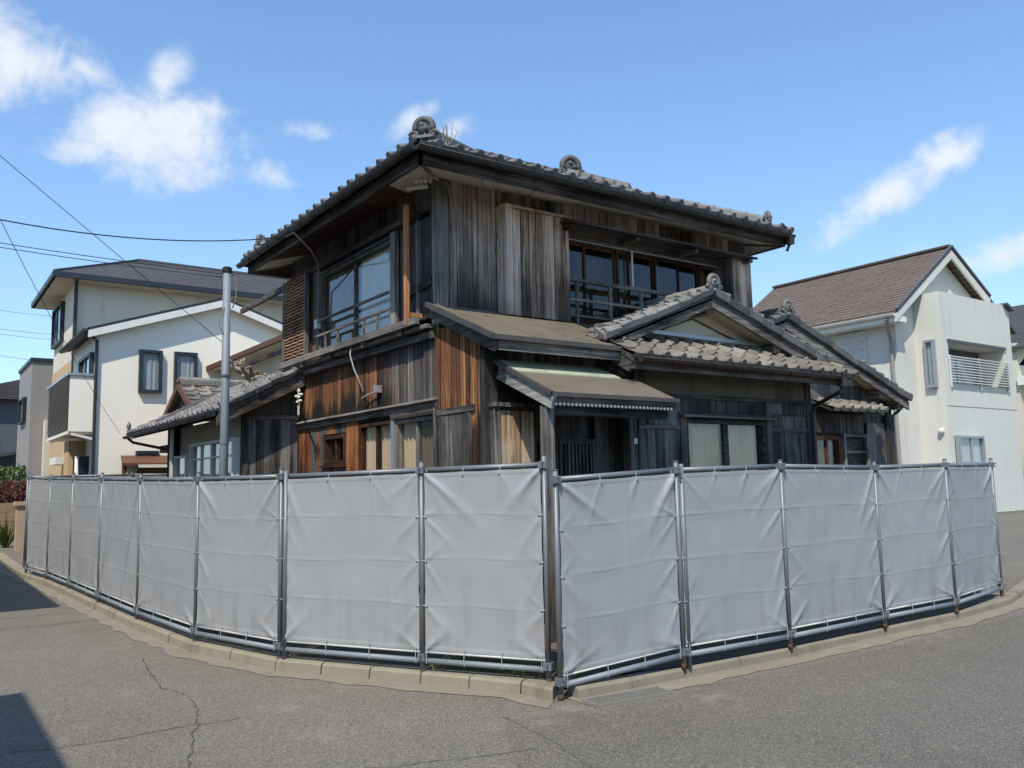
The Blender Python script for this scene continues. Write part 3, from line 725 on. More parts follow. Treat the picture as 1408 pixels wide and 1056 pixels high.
def fence_run(posts, nrm, label, strength, seed, cat='fence', double=(), kick=.17):
    root = thing('construction_fence', label, cat, posts[0][0]); k = len(posts)
    for i, ((g, zt), n) in enumerate(zip(posts, nrm)):
        g = g+n*.032
        sidev = V((-n.y, n.x, 0))
        up = random.uniform(.03, .06)
        mb = MB(); mb.tube([(g.x, g.y, g.z-.03), (g.x, g.y, zt+up)], .0215, 10); po = mb.build('post', 'galvanised', root, True)
        mb = MB(); mb.tube([(g.x, g.y, zt+up-.002), (g.x, g.y, zt+up+.004)], .027, 10); mb.build('post_cap', 'galvanised', po)
        for cz in (zt-.03, g.z+.12): mb = MB(); clamp_at(mb, V((g.x, g.y, cz)), sidev, n); mb.build('clamp', 'galvanised', po)
        mb = MB(); mb.tube([(g.x, g.y, g.z-.025), (g.x, g.y, g.z+.025)], .0235, 10); mb.build('rusty_foot', 'rust', po, True)
        if i in double:
            g2 = g+sidev*.062; mb = MB(); mb.tube([(g2.x, g2.y, g2.z-.03), (g2.x, g2.y, zt+up*.5)], .0215, 10); mb.build('post', 'galvanised', root, True)
    for i in range(k-1):
        (p, zp), (q, zq) = posts[i], posts[i+1]; n = ((nrm[i]+nrm[i+1])/2).normalized(); d = (q-p); d.z = 0; L = d.length; d.normalize()
        nn_ = V((-d.y, d.x, 0)); nn_ = nn_ if nn_.dot(n) > 0 else -nn_
        a = V((p.x, p.y, 0))+d*.028; b = V((q.x, q.y, 0))-d*.028; zb, zc = p.z+kick, q.z+kick
        mb = MB(); mb.tube([a+V((0, 0, zp-.03)), b+V((0, 0, zq-.03))], .0243, 10); mb.build('top_rail', 'galvanised', root, True)
        mb = MB(); mb.tube([a+V((0, 0, zb-.08))+nn_*.03, b+V((0, 0, zc-.08))+nn_*.03], .0243, 10); mb.build('bottom_rail', 'galvanised_dull', root, True)
        mb = MB(); mb.tube([a+V((0, 0, zb-.008))+nn_*.03, b+V((0, 0, zc-.008))+nn_*.03], .010, 8); mb.build('batten_rail', 'white_plastic', root, True)
        sh = sheet_mesh(a, b, zb, zp-.055, zc, zq-.055, nn_, strength, seed+i).build('sheet', 'fence_sheet', root, True)
        tb = MB(); eb = MB()
        def eyelet(c): eb.tube([c+nn_*.042, c+nn_*.050], .0075, 8)
        for s in (.02, .345, .66, .98):
            c = lerp(a, b, s); zz = lerp(zp, zq, s); tb.tube([c+V((0, 0, zz-.03))+nn_*.030*math.cos(t)+V((0, 0, .034*math.sin(t)-.018)) for t in [2*math.pi*u_/8 for u_ in range(9)]], .003, 5, False)
            eyelet(c+V((0, 0, zz-.085)))
            zz = lerp(zb, zc, s); eyelet(c+V((0, 0, zz+.025))); tb.tube([c+nn_*.05+V((0, 0, zz+.025)), c+nn_*.058+V((0, 0, zz-.05)), c+nn_*.05+V((0, 0, zz-.10))], .0025, 5)
        for t in (.25, .5, .75):
            for e, zz0, zz1, sgn in ((a, zb, zp-.055, -1), (b, zc, zq-.055, 1)):
                zz = lerp(zz0, zz1, t); eyelet(e+V((0, 0, zz))-d*sgn*.022); tb.tube([e+nn_*.05+V((0, 0, zz))-d*sgn*.022, e+nn_*.045+V((0, 0, zz+.006))+d*sgn*.02, e+d*sgn*.045+nn_*.02+V((0, 0, zz))], .003, 5)
        eb.build('eyelets', 'grey_plastic', sh, kind='stuff')
        tb.build('ties', 'cord_white', sh, kind='stuff')
    return root
fence_run(LPOST, LN, 'run of grey sheeting on pipe posts curving along the narrow lane', 1.15, 10, double=(6,))
fence_run(RPOST, RN, 'run of grey sheeting on pipe posts along the wide street, past the grating', 1.35, 40, double=(1,))
bx = [(V((2.10, 20.62, .1)), 2.02), (V((3.0, 20.75, .1)), 2.03), (V((4.2, 20.9, .1)), 2.05), (V((5.8, 21.05, .1)), 2.05)]
fence_run(bx, [V((-.1, -1, 0)).normalized()]*4, 'short run of grey sheeting closing the plot in front of the cream sided house', .9, 70)
# ------------------------------------------------------------------ the old timber house
HX, Y1, Y2 = 5.20, 7.76, 8.82          # left wall plane, ground-floor front plane, upper-floor front plane
house = thing('wooden_house', 'derelict two storey timber house of scorched dark boards with grey pantiled roofs', 'house', (HX, Y1, .1))
F2, F1, L0 = FRONT(Y2), FRONT(Y1), LEFT(HX)
ZB = .10
def part(mb, name, mat, parent=None, smooth=False, kind=None): return mb.build(name, mat, parent or house, smooth, kind=kind)
# hidden cores that carry the cladding
core = MB()
core.box((HX+.16, Y1+.9, ZB), (11.0, 13.6, 3.45))
core.box((HX+.16, Y1+.16, ZB), (5.78, Y1+.95, 3.1)); core.box((7.42, Y1+.16, ZB), (10.94, Y1+.95, 3.35)); core.box((5.7, Y1+.75, 2.2), (7.5, Y1+1., 3.3))
core.box((HX+.16, Y2+.16, 3.4), (7.08, 13.6, 5.62)); core.box((7.08, Y2+1.0, 3.4), (10.75, 13.6, 5.62)); core.box((10.28, Y2+.16, 3.4), (10.8, Y2+1.1, 5.62)); core.box((7.0, Y2+.16, 5.1), (10.4, Y2+1.1, 5.62)); core.box((7.0, Y2+.16, 3.4), (10.4, Y2+1.1, 3.8))
corew = part(core, 'inner_wall', 'void')

# ---- upper storey, front -------------------------------------------------
wf2 = MB(); fbox(wf2, F2, 5.2, 7.12, -.15, -.012, 3.4, 5.55); wf2 = part(wf2, 'upper_front_wall', 'wood_sooty')
boards(wf2, F2, 5.34, 6.24, 3.62, 5.52, .15, 'wood_grey', n=-.01)
mb = MB(); fbox(mb, F2, 5.19, 5.33, -.1, .035, 3.5, 5.52); part(mb, 'corner_post', 'wood_trim')
mb = MB(); fbox(mb, F2, 5.36, 5.39, .012, .035, 3.75, 5.5); part(mb, 'corner_batten', 'wood_trim')
# shutter box
tb = MB(); fbox(tb, F2, 6.10, 7.12, .0, .20, 3.84, 5.22); tb = part(tb, 'shutter_box', 'wood_trim_pale')
boards(tb, F2, 6.20, 7.13, 3.80, 5.20, .135, 'wood_bleached', n=.20, jit=.01)
mb = MB(); fbox(mb, F2, 6.09, 6.19, -.01, .222, 3.80, 5.22); fbox(mb, F2, 6.06, 7.15, -.01, .25, 5.205, 5.235); mb.build('box_trim', 'wood_bleached', tb)
boards(wf2, F2, 6.24, 7.0, 5.22, 5.52, .15, 'wood_grey', n=-.01)
# board band and thin canopy over the long window
bd = MB(); fbox(bd, F2, 6.90, 10.85, -.1, .14, 5.14, 5.55); bd = part(bd, 'board_band', 'wood_sooty')
boards(bd, F2, 6.95, 10.45, 5.20, 5.50, .155, 'wood_grey', n=.14)
cv = MB(); cv.prism([F2.p(6.98, .14, 5.17), F2.p(6.98, .52, 5.10), F2.p(6.98, .52, 5.07), F2.p(6.98, .14, 5.14)], (3.72, 0, 0)); cv = part(cv, 'window_canopy', 'wood_trim')
for u in (7.02, 8.2, 9.4, 10.6):
    mb = MB(); mb.prism([F2.p(u, .0, 5.13), F2.p(u, .44, 5.075), F2.p(u, .40, 5.03), F2.p(u, .0, 5.03)], (.05, 0, 0)); mb.build('bracket', 'wood_trim', cv)
# long window with sliding sashes
wz0, wz1 = 3.84, 5.0
lw = MB(); fbox(lw, F2, 7.12, 10.36, -.14, .02, wz1, 5.14); fbox(lw, F2, 7.12, 10.36, -.14, .03, wz0-.2, wz0); fbox(lw, F2, 7.12, 7.17, -.14, .02, wz0, wz1); fbox(lw, F2, 10.3, 10.36, -.14, .02, wz0, wz1); lw = part(lw, 'long_window', 'wood_trim')
mb = MB(); fbox(mb, F2, 7.17, 10.3, .021, .028, wz1-.006, wz1+.014); mb.build('track', 'alu_frame', lw)
sash = [(7.17, 7.62), (7.62, 8.22), (8.22, 8.46), (8.46, 8.98), (8.98, 9.5), (9.5, 9.95), (9.95, 10.3)]
for i, (a, b) in enumerate(sash):
    nn_ = -.03-.035*(i % 2); fm = 'wood_brown'; s_ = MB()
    fbox(s_, F2, a, a+.035, nn_-.03, nn_, wz0, wz1); fbox(s_, F2, b-.035, b, nn_-.03, nn_, wz0, wz1); fbox(s_, F2, a+.035, b-.035, nn_-.03, nn_-.001, wz1-.05, wz1); fbox(s_, F2, a+.035, b-.035, nn_-.03, nn_-.001, wz0, wz0+.09); fbox(s_, F2, a+.035, b-.035, nn_-.028, nn_-.002, 4.30, 4.33)
    s_ = s_.build('sash', fm, lw); g = MB(); fbox(g, F2, a+.035, b-.035, nn_-.018, nn_-.014, wz0+.09, wz1-.05); g.build('pane', 'window_glass', lw)
mb = MB(); fbox(mb, F2, 7.66, 8.18, -.34, -.30, wz0, 4.9); mb.build('inner_screen', 'wood_brown', lw)
for a, b, m_ in ((8.5, 8.62, 'curtain_tan'), (9.05, 9.25, 'curtain_tan'), (10.0, 10.28, 'curtain_tan'), (7.22, 7.32, 'curtain_blue'), (8.28, 8.42, 'curtain_blue')): curtain(lw, F2, a, b, wz0, wz1, -.22, m_, folds=3)
mb = MB(); mb.box((7.1, Y2+.9, 3.6), (10.4, Y2+.98, 5.1)); mb.build('room_back', 'wood_brown', lw)
mb = MB(); fbox(mb, F2, 8.44, 8.465, .03, .05, 4.36, 5.0); mb.build('white_rod', 'white_plastic', lw)
# railing in front of it
rl = MB()
fbox(rl, F2, 7.13, 10.3, .10, .15, 4.38, 4.43); rl = part(rl, 'railing', 'wood_trim_pale')
mb = MB(); fbox(mb, F2, 7.13, 10.3, .105, .145, 4.12, 4.155); mb.build('lower_rail', 'wood_trim_pale', rl)
mb = MB(); fbox(mb, F2, 7.13, 10.3, .105, .145, 3.90, 3.93); mb.build('lower_rail', 'wood_trim_pale', rl)
for u in (7.30, 7.90, 8.5, 9.1, 9.7): mb = MB(); fbox(mb, F2, u, u+.045, .108, .142, 3.78, 4.38); mb.build('baluster', 'wood_trim_pale', rl)
# right shutter box
rb = MB(); fbox(rb, F2, 10.36, 10.80, .0, .28, 3.7, 5.10); rb = part(rb, 'shutter_box', 'wood_trim_pale')
boards(rb, F2, 10.37, 10.80, 3.7, 5.08, .13, 'wood_bleached', n=.28)
mb = MB(); fbox(mb, F2, 10.34, 10.83, 0, .32, 5.085, 5.12); mb.build('box_trim', 'wood_trim_pale', rb)

# ---- upper storey, left --------------------------------------------------
wl2 = MB(); fbox(wl2, L0, Y2+.1, 13.7, -.15, -.012, 5.14, 5.55); fbox(wl2, L0, 9.84, 10.02, -.15, -.012, 3.6, 5.2); fbox(wl2, L0, 12.4, 13.7, -.15, -.012, 3.5, 5.2); wl2 = part(wl2, 'upper_left_wall', 'wood_sooty')
boards(wl2, L0, Y2+.02, 13.7, 5.17, 5.54, .17, 'wood_sooty', n=-.01)
mb = MB(); fbox(mb, L0, Y2+.45, 13.75, -.05, .07, 5.08, 5.16); part(mb, 'lintel_beam', 'wood_trim')
mb = MB(); fbox(mb, L0, 9.98, 12.45, -.05, .045, 4.985, 5.03); part(mb, 'lintel_beam', 'wood_trim')
# dark shutters beside the corner
boards(wl2, L0, Y2+.12, 9.85, 3.75, 5.06, .24, 'wood_sooty', n=-.06, thick=.03)
mb = MB(); mb.bar((HX-.005, 8.95, 4.20), (HX-.005, 9.72, 4.13), .03, .10); part(mb, 'sagging_rail', 'wood_sooty')
mb = MB(); fbox(mb, L0, 9.28, 9.33, -.03, .02, 3.75, 5.05); part(mb, 'shutter_post', 'wood_trim')
window(house, L0, 9.98, 12.42, 3.72, 4.99, panes=2, curt=['curtain_bright', 'curtain_tan'], n=-.0, rails=(), frame='wood_trim', mull=.06, sill=False, depth=.12)
mb = MB()
for z_, t_ in ((4.22, .035), (3.99, .03)): fbox(mb, L0, 9.98, 12.42, .06, .095, z_, z_+t_)
for y_ in (10.28, 10.7, 11.6, 12.05): fbox(mb, L0, y_, y_+.028, .065, .09, 3.74, 3.99)
part(mb, 'window_guard', 'wood_trim')
mb = MB(); fbox(mb, L0, 9.84, 9.98, -.05, .05, 3.7, 5.05); part(mb, 'window_post', 'wood_trim_pale')
mb = MB(); fbox(mb, L0, 12.42, 12.70, -.05, .03, 3.6, 5.08); part(mb, 'window_post', 'wood_trim')
mb = MB(); mb.box((HX-.235, 9.20, 3.66), (HX-.18, 9.255, 5.20)); part(mb, 'new_timber_post', 'wood_new_post')
mb = MB(); mb.box((HX-.17, 9.20, 3.76), (HX-.0, 9.25, 3.82)); part(mb, 'new_timber_stay', 'wood_new_post')
# slatted box at the back
lt = MB(); fbox(lt, L0, 12.70, 13.66, -.02, .13, 3.64, 5.1); lt = part(lt, 'slatted_box', 'wood_brown')
for k in range(27):
    z_ = 3.68+k*.052; mb = MB(); n_ = 9
    rows = [[L0.p(lerp(12.74, 13.62, i/n_), .135+off_, z_+zz+.006*math.sin(i*2.1+k*1.7)) for i in range(n_+1)] for off_, zz in ((.0, 0), (.022, .004), (.022, .026), (0, .034))]
    mb.grid(rows); mb.build('slat', 'wood_lattice', lt)
mb = MB(); fbox(mb, L0, 12.68, 12.74, .1, .165, 3.64, 5.1); fbox(mb, L0, 13.62, 13.68, .1, .165, 3.64, 5.1); fbox(mb, L0, 12.74, 13.62, .1, .16, 3.62, 3.68); mb.build('box_trim', 'wood_trim', lt)
# long sill timbers
mb = MB(); mb.bar((HX-.20, 8.98, 3.68), (HX-.20, 13.75, 3.68), .06, .09); part(mb, 'sill_beam', 'wood_trim')
mb = MB(); mb.bar((HX-.08, 8.85, 3.60), (HX-.08, 13.75, 3.60), .14, .05); part(mb, 'sill_beam', 'wood_trim')
mb = MB(); mb.bar((HX-.05, 8.85, 3.50), (HX-.05, 13.4, 3.50), .06, .09); part(mb, 'sill_beam', 'wood_trim')
for y_ in (9.4, 10.5, 11.6, 12.7): mb = MB(); mb.box((HX-.2, y_, 3.56), (HX, y_+.07, 3.635)); part(mb, 'sill_bracket', 'wood_trim')

# drying-platform frame behind
mb = MB(); mb.bar((HX-.05, 13.7, 5.08), (HX-.05, 16.2, 5.08), .06, .09); part(mb, 'platform_beam', 'wood_trim')
mb = MB(); mb.bar((HX-.02, 14.55, 3.3), (HX-.02, 14.55, 5.04), .07, .07); part(mb, 'platform_post', 'wood_brown')
mb = MB(); mb.bar((HX-.08, 13.85, 3.2), (HX-.08, 13.85, 5.1), .08, .08); part(mb, 'platform_post', 'wood_trim')
mb = MB(); mb.bar((HX-.04, 13.7, 4.0), (HX-.04, 16.2, 4.0), .05, .06); part(mb, 'platform_rail', 'wood_trim')
mb = MB(); mb.bar((HX, 13.75, 4.9), (HX+.9, 13.9, 5.06), .05, .06); part(mb, 'platform_brace', 'wood_trim')
mb = MB(); mb.bar((HX+.9, 14.55, 3.3), (HX+.9, 14.55, 5.04), .07, .07); part(mb, 'platform_post', 'wood_brown')

# ---- ground storey, left -------------------------------------------------
wl1 = MB(); fbox(wl1, L0, Y1+.06, 8.84, -.15, -.012, ZB, 3.3); fbox(wl1, L0, 8.84, 11.04, -.15, -.012, 2.56, 3.45); fbox(wl1, L0, 11.04, 11.48, -.15, -.012, ZB, 3.45); fbox(wl1, L0, 12.26, 13.3, -.15, -.012, ZB, 3.45); fbox(wl1, L0, 11.48, 12.26, -.15, -.012, 2.45, 3.45); fbox(wl1, L0, 11.48, 12.26, -.15, -.012, ZB, 1.99); wl1 = part(wl1, 'lower_left_wall', 'wood_sooty')
boards(wl1, L0, 8.84, 13.26, 2.72, 3.50, .108, 'wood_left_wall', n=-.005, thick=.022)
def rake_z(u): return min(3.56, 3.24+(u-7.38)*.42-.06)
boards(wl1, L0, Y1+.10, 8.84, lambda u: ZB+.2, rake_z, .105, 'wood_left_wall', n=-.003, thick=.022)
mb = MB(); fbox(mb, L0, Y1-.02, Y1+.10, -.12, .035, ZB, 3.15); part(mb, 'corner_post', 'wood_sooty')
bl = MB(); fbox(bl, L0, 8.80, 13.32, -.02, .055, 2.60, 2.70); bl = part(bl, 'belt_rail', 'wood_trim')
mb = MB(); mb.prism([L0.p(8.79, .0, 2.735), L0.p(8.79, .10, 2.70), L0.p(8.79, .10, 2.685), L0.p(8.79, 0, 2.70)], (0, 4.54, 0)); mb.build('drip_board', 'wood_trim_pale', bl)
mb = MB(); fbox(mb, L0, 7.98, 8.80, .0, .045, 2.50, 2.57); part(mb, 'batten', 'wood_trim')
boards(wl1, L0, 8.06, 8.78, ZB+.2, 2.50, .12, 'wood_dark', n=.015, thick=.02)
# openings below the belt: door, curtained sashes, small window
OP = [(8.86, 9.86, .4, 2.55), (9.98, 11.02, .4, 2.56), (11.42, 12.28, 1.98, 2.44)]
fbL = MB(); fbox(fbL, L0, 8.84, 13.28, -.10, -.02, ZB, .35); part(fbL, 'foundation', 'concrete')
boards(wl1, L0, 11.06, 13.26, .3, 2.60, .13, lambda u, z: 'wood_orange_low' if u > 12.75 or u < 11.46 or random.random() < .35 else 'wood_sooty', n=-.005, openings=[(11.46, 12.28, 1.98, 2.46)])
window(house, L0, 8.86, 9.90, .45, 2.52, panes=2, curt=['curtain_tan', 'curtain_cream'], frame='wood_trim', fw=.05, name='sliding_door', sill=False, rails=(1.2,))
window(house, L0, 9.98, 11.02, .45, 2.54, panes=2, curt='curtain_cream', frame='wood_brown', fw=.05, name='sliding_door', sill=False)
window(house, L0, 11.48, 12.26, 2.0, 2.44, panes=2, frame='wood_brown', fw=.06)
mb = MB(); fbox(mb, L0, 8.86, 9.98, -.02, .06, 2.53, 2.595); part(mb, 'door_head', 'wood_trim')
mb = MB(); fbox(mb, L0, 9.90, 9.98, -.1, .05, .3, 2.53); part(mb, 'door_post', 'alu_frame')
mb = MB(); fbox(mb, L0, 8.80, 8.86, -.1, .06, .3, 2.60); part(mb, 'door_post', 'wood_trim_pale')

# ---- ground storey, front ------------------------------------------------
wf1 = MB(); fbox(wf1, F1, HX+.05, 5.80, -.15, -.012, ZB, 3.2); fbox(wf1, F1, 5.80, 7.36, -.15, -.012, 2.62, 3.3); wf1 = part(wf1, 'lower_front_wall', 'wood_sooty')
boards(wf1, F1, HX+.10, 7.36, 2.64, 3.28, .18, 'wood_sooty', n=-.008)
pb = MB(); fbox(pb, F1, 5.22, 5.80, -.01, .08, ZB+.3, 2.52); pb = part(pb, 'shutter_box', 'wood_trim_pale')
boards(pb, F1, 5.30, 5.76, ZB+.3, 2.48, .15, 'wood_pale_panel', n=.08)
mb = MB(); fbox(mb, F1, 5.20, 5.84, -.01, .14, 2.52, 2.565); fbox(mb, F1, 5.22, 5.29, .08, .115, ZB+.3, 2.52); mb.build('box_trim', 'wood_trim_pale', pb)
# entrance recess with lattice doors
EN = FRONT(Y1+.28)
er = MB(); fbox(er, EN, 5.78, 7.44, -.2, -.1, ZB, 3.0); er.box((5.74, Y1-.01, ZB), (5.80, Y1+.4, 2.7)); er.box((7.36, Y1-.01, ZB), (7.44, Y1+.4, 2.7)); er = part(er, 'entrance_recess', 'wood_sooty')
for a, b in ((5.84, 6.42), (6.40, 7.0)):
    dd_ = MB(); fbox(dd_, EN, a, a+.05, -.05, 0, ZB, 2.2); fbox(dd_, EN, b-.05, b, -.05, 0, ZB, 2.2); fbox(dd_, EN, a+.05, b-.05, -.05, -.002, 2.14, 2.2); fbox(dd_, EN, a+.05, b-.05, -.05, -.002, ZB, .5); dd_ = part(dd_, 'lattice_door', 'wood_sooty')
    for k in range(9): u = a+.07+k*(b-a-.14)/8; mb = MB(); fbox(mb, EN, u-.009, u+.009, -.035, -.012, .5, 2.14); mb.build('lattice_bar', 'wood_dark', dd_)
    mb = MB(); fbox(mb, EN, a+.05, b-.05, -.046, -.042, .5, 2.14); mb.build('pane', 'window_glass', dd_)
boards(er, EN, 7.0, 7.40, ZB, 2.6, .13, 'wood_sooty', n=-.03)
mb = MB(); fbox(mb, F1, 7.30, 7.42, -.1, .03, ZB, 2.75); part(mb, 'wing_post', 'wood_dark')
mb = MB(); fbox(mb, F1, 7.35, 7.405, .03, .05, 2.13, 2.20); part(mb, 'door_bell', 'white_plastic')
mb = MB(); fbox(mb, EN, 5.80, 5.86, -.02, .02, 2.32, 2.40); part(mb, 'door_plate', 'white_plastic')

# ---- lean-to roof between storeys -----------------------------------------
SHX0, SHX1, SHY, SHZ, SHS = 5.04, 7.2, 7.38, 3.26, .42
def shz(y): return SHZ+(y-SHY)*SHS
lt_ = MB(); lt_.prism([(SHX0, SHY, SHZ), (SHX0, Y2-.01, shz(Y2)), (SHX0, Y2-.01, shz(Y2)-.03), (SHX0, SHY, SHZ-.03)], (SHX1-SHX0, 0, 0)); lean = part(lt_, 'lean_to_roof', 'sheet_roof')
for k in range(1, 4): x = SHX0+k*.62; mb = MB(); mb.bar((x, SHY+.01, SHZ+.004), (x, Y2-.03, shz(Y2-.03)+.004), .022, .010); mb.build('seam', 'sheet_roof', lean)
mb = MB(); mb.bar((SHX0-.005, SHY-.01, SHZ-.015), (SHX0-.005, Y2-.02, shz(Y2)-.018), .05, .06); mb.build('verge_cap', 'sheet_roof_edge', lean)
mb = MB(); mb.bar((SHX0-.02, SHY-.012, SHZ-.02), (6.86, SHY-.012, SHZ-.02), .035, .055); mb.build('eave_cap', 'sheet_roof_edge', lean)
mb = MB(); mb.bar((SHX0+.05, SHY+.03, SHZ-.115), (SHX0+.05, Y2-.02, shz(Y2)-.115), .03, .12); mb.build('barge_board', 'wood_trim', lean)
mb = MB(); mb.bar((SHX0+.07, SHY+.03, SHZ-.10), (6.90, SHY+.03, SHZ-.10), .03, .11); mb.build('fascia', 'wood_trim_pale', lean)
mb = MB(); mb.face([(SHX0+.06, SHY+.04, SHZ-.1), (SHX1, SHY+.04, SHZ-.1), (SHX1, Y1, shz(Y1)-.1), (SHX0+.06, Y1, shz(Y1)-.1)]); mb.build('soffit', 'wood_sooty', lean)

# ---- porch ----------------------------------------------------------------
PX0, PX1, PY, PZ, PYT, PZT = 5.29, 7.08, 6.72, 2.59, 7.74, 3.05
ps = (PZT-PZ)/(PYT-PY)
def pz(y): return PZ+(y-PY)*ps
YM = PY+(PYT-PY)*.62
pr = MB(); pr.prism([(PX0, PY, PZ), (PX0, YM, pz(YM)), (PX0, YM, pz(YM)-.03), (PX0, PY, PZ-.03)], (PX1-PX0, 0, 0)); porch = part(pr, 'porch_roof', 'sheet_roof')
mb = MB(); mb.prism([(PX0, YM, pz(YM)+.012), (PX0, PYT+.02, pz(PYT)+.012), (PX0, PYT+.02, pz(PYT)-.02), (PX0, YM, pz(YM)-.02)], (PX1-PX0-.25, 0, 0)); mb.build('green_flashing', 'copper_flashing', porch)
mb = MB(); mb.bar((PX0, PY-.008, PZ-.02), (PX1+.04, PY-.008, PZ-.02), .03, .045); mb.build('eave_cap', 'sheet_roof_edge', porch)
mb = MB(); mb.bar((PX0-.005, PY-.005, PZ-.012), (PX0-.005, PYT, pz(PYT)-.012), .04, .045); mb.build('verge_cap', 'sheet_roof_edge', porch)
mb = MB(); mb.bar((PX0+.02, PY+.0, PZ-.10), (PX0+.02, PYT-.05, pz(PYT-.05)-.125), .035, .14); mb.build('barge_board', 'wood_barge', porch)
mb = MB(); mb.bar((PX0+.04, PY+.03, PZ-.075), (PX1, PY+.03, PZ-.075), .03, .07); mb.build('fascia', 'wood_trim', porch)
mb = MB()
for k in range(32): x = PX0+.06+k*(PX1-PX0-.08)/32; mb.tube([(x, PY+.005, PZ-.122), (x, PY+.06, PZ-.10)], .015, 7)
mb.build('corrugated_edge', 'white_plastic', porch, kind='stuff')
mb = MB(); mb.prism([(PX0+.04, PY+.03, PZ-.11), (PX0+.04, PYT, pz(PYT)-.09), (PX0+.04, PYT, pz(PYT)-.08), (PX0+.04, PY+.03, PZ-.10)], (PX1-PX0-.05, 0, 0)); mb.build('porch_ceiling', 'wood_sooty', porch)
mb = MB(); mb.box((PX0+.02, PY+.13, ZB), (PX0+.125, PY+.235, PZ-.12)); mb.build('porch_post', 'wood_trim_pale', porch)
mb = MB(); mb.bar((PX0+.03, PY+.18, PZ-.17), (PX1, PY+.18, PZ-.17), .09, .1); mb.build('porch_beam', 'wood_sooty', porch)

# ---- wing with front gable ------------------------------------------------
ww = MB(); fbox(ww, F1, 7.42, 8.29, -.15, -.012, ZB, 3.4); fbox(ww, F1, 9.95, 10.97, -.15, -.012, ZB, 3.4); fbox(ww, F1, 8.29, 9.95, -.15, -.012, 2.49, 3.4); fbox(ww, F1, 8.29, 9.95, -.15, -.012, ZB, 1.34); ww.box((10.86, Y1+.02, ZB), (10.965, 9.4, 3.45)); ww = part(ww, 'wing_wall', 'wood_sooty')
mb = MB(); fbox(mb, F1, 7.44, 10.95, -.01, .012, 2.80, 3.24); part(mb, 'plaster_band', 'plaster_mud')
mb = MB(); fbox(mb, F1, 7.42, 10.97, -.01, .045, 2.74, 2.80); part(mb, 'wall_plate', 'wood_trim')
boards(ww, F1, 7.46, 8.24, 2.38, 2.74, .19, 'wood_dark', n=.0)
boards(ww, F1, 7.46, 8.24, ZB+.3, 2.33, .17, 'wood_dark', n=-.004)
mb = MB(); fbox(mb, F1, 7.46, 8.24, -.01, .035, 2.325, 2.375); part(mb, 'batten', 'wood_trim_pale')
boards(ww, F1, 8.24, 9.98, 2.56, 2.74, .29, 'wood_sooty', n=.0)
boards(ww, F1, 10.04, 10.95, 2.58, 2.74, .3, 'wood_dark', n=.0)
boards(ww, F1, 10.04, 10.90, ZB+.3, 2.33, .16, 'wood_dark', n=-.004); boards(ww, F1, 10.04, 10.90, 2.39, 2.56, .3, 'wood_dark', n=-.002)
mb = MB(); fbox(mb, F1, 10.0, 10.95, -.01, .03, 2.33, 2.385); part(mb, 'batten', 'wood_trim_pale')
mb = MB(); fbox(mb, F1, 8.2, 8.30, -.01, .05, ZB, 2.5); part(mb, 'window_post', 'wood_trim'); mb = MB(); fbox(mb, F1, 9.94, 10.04, -.01, .05, ZB, 2.74); part(mb, 'window_post', 'wood_trim')
hw = MB(); hw.prism([F1.p(8.18, .0, 2.56), F1.p(8.18, .13, 2.51), F1.p(8.18, .13, 2.485), F1.p(8.18, 0, 2.50)], (1.88, 0, 0)); part(hw, 'window_head', 'wood_trim_pale')
window(house, F1, 8.30, 9.94, 1.35, 2.48, panes=2, curt=['curtain_cream', 'curtain_cream'], frame='wood_sooty', fw=.06, mull=.10, depth=.12)
mb = MB(); fbox(mb, F1, 10.90, 11.02, -.1, .04, ZB, 3.2); part(mb, 'corner_post', 'wood_sooty')

AX, AZ = 8.76, 4.15; GLX, GLZ, GRX, GRZ = 6.82, 3.40, 11.34, 3.33; GY, GY2 = 7.58, Y2-.02
sl, sr = (AZ-GLZ)/(AX-GLX), (AZ-GRZ)/(GRX-AX)
wr = MB(); wr.prism([(AX, GY, AZ), (GLX, GY, GLZ), (GLX, GY, GLZ-.07), (AX, GY, AZ-.07)], (0, GY2-GY, 0)); wr.prism([(AX, GY, AZ), (AX, GY, AZ-.07), (GRX, GY, GRZ-.07), (GRX, GY, GRZ)], (0, GY2-GY+.7, 0)); wing_roof = part(wr, 'wing_roof', 'wood_sooty')
stuff = MB()
tiles(wing_roof, (GLX-.05, GY2, GLZ+.0), (0, -1, 0), (1, 0, sl), GY2-GY+.02, math.hypot(AX-GLX, AZ-GLZ)+.02, 'tile_grey')
tiles(wing_roof, (GRX+.05, GY, GRZ+.0), (0, 1, 0), (-1, 0, sr), GY2-GY, math.hypot(GRX-AX, AZ-GRZ)+.02, 'tile_grey', single=lambda i, j: i < 2, stuff=stuff)
# verge tiles along the gable edge
def verge(parent, a, b, r=.05, mat='tile_grey', out=(0, -1, 0), drop=.05):
    a, b, out = V(a), V(b), V(out); n = max(2, round((b-a).length/TL)); d = (b-a).normalized()
    for i in range(n):
        p = lerp(a, b, i/n); q = lerp(a, b, (i+1)/n)+d*.03; mb = MB(); lift = V((0, 0, .028)); r_ = r*random.uniform(.88, 1.15); jj = V((random.uniform(-.012, .012), random.uniform(-.015, .01), random.uniform(-.008, .016))); p = p+jj; q = q+jj*.4
        mb.tube([p+lift*1.3, p+lift*1.3+d*.03, p+lift+d*.031, q+lift*.5], [r_*1.12, r_*1.12, r_, r_*.92], 8)
        mb.hexa([p+out*.02+V((0, 0, -drop)), p-out*.03+V((0, 0, -drop)), q-out*.03+V((0, 0, -drop)), q+out*.02+V((0, 0, -drop)), p+out*.05+V((0, 0, .03)), p-out*.03+V((0, 0, .03)), q-out*.03+V((0, 0, .03)), q+out*.05+V((0, 0, .03))])
        o = mb.build('verge_tile', mat, parent, False)
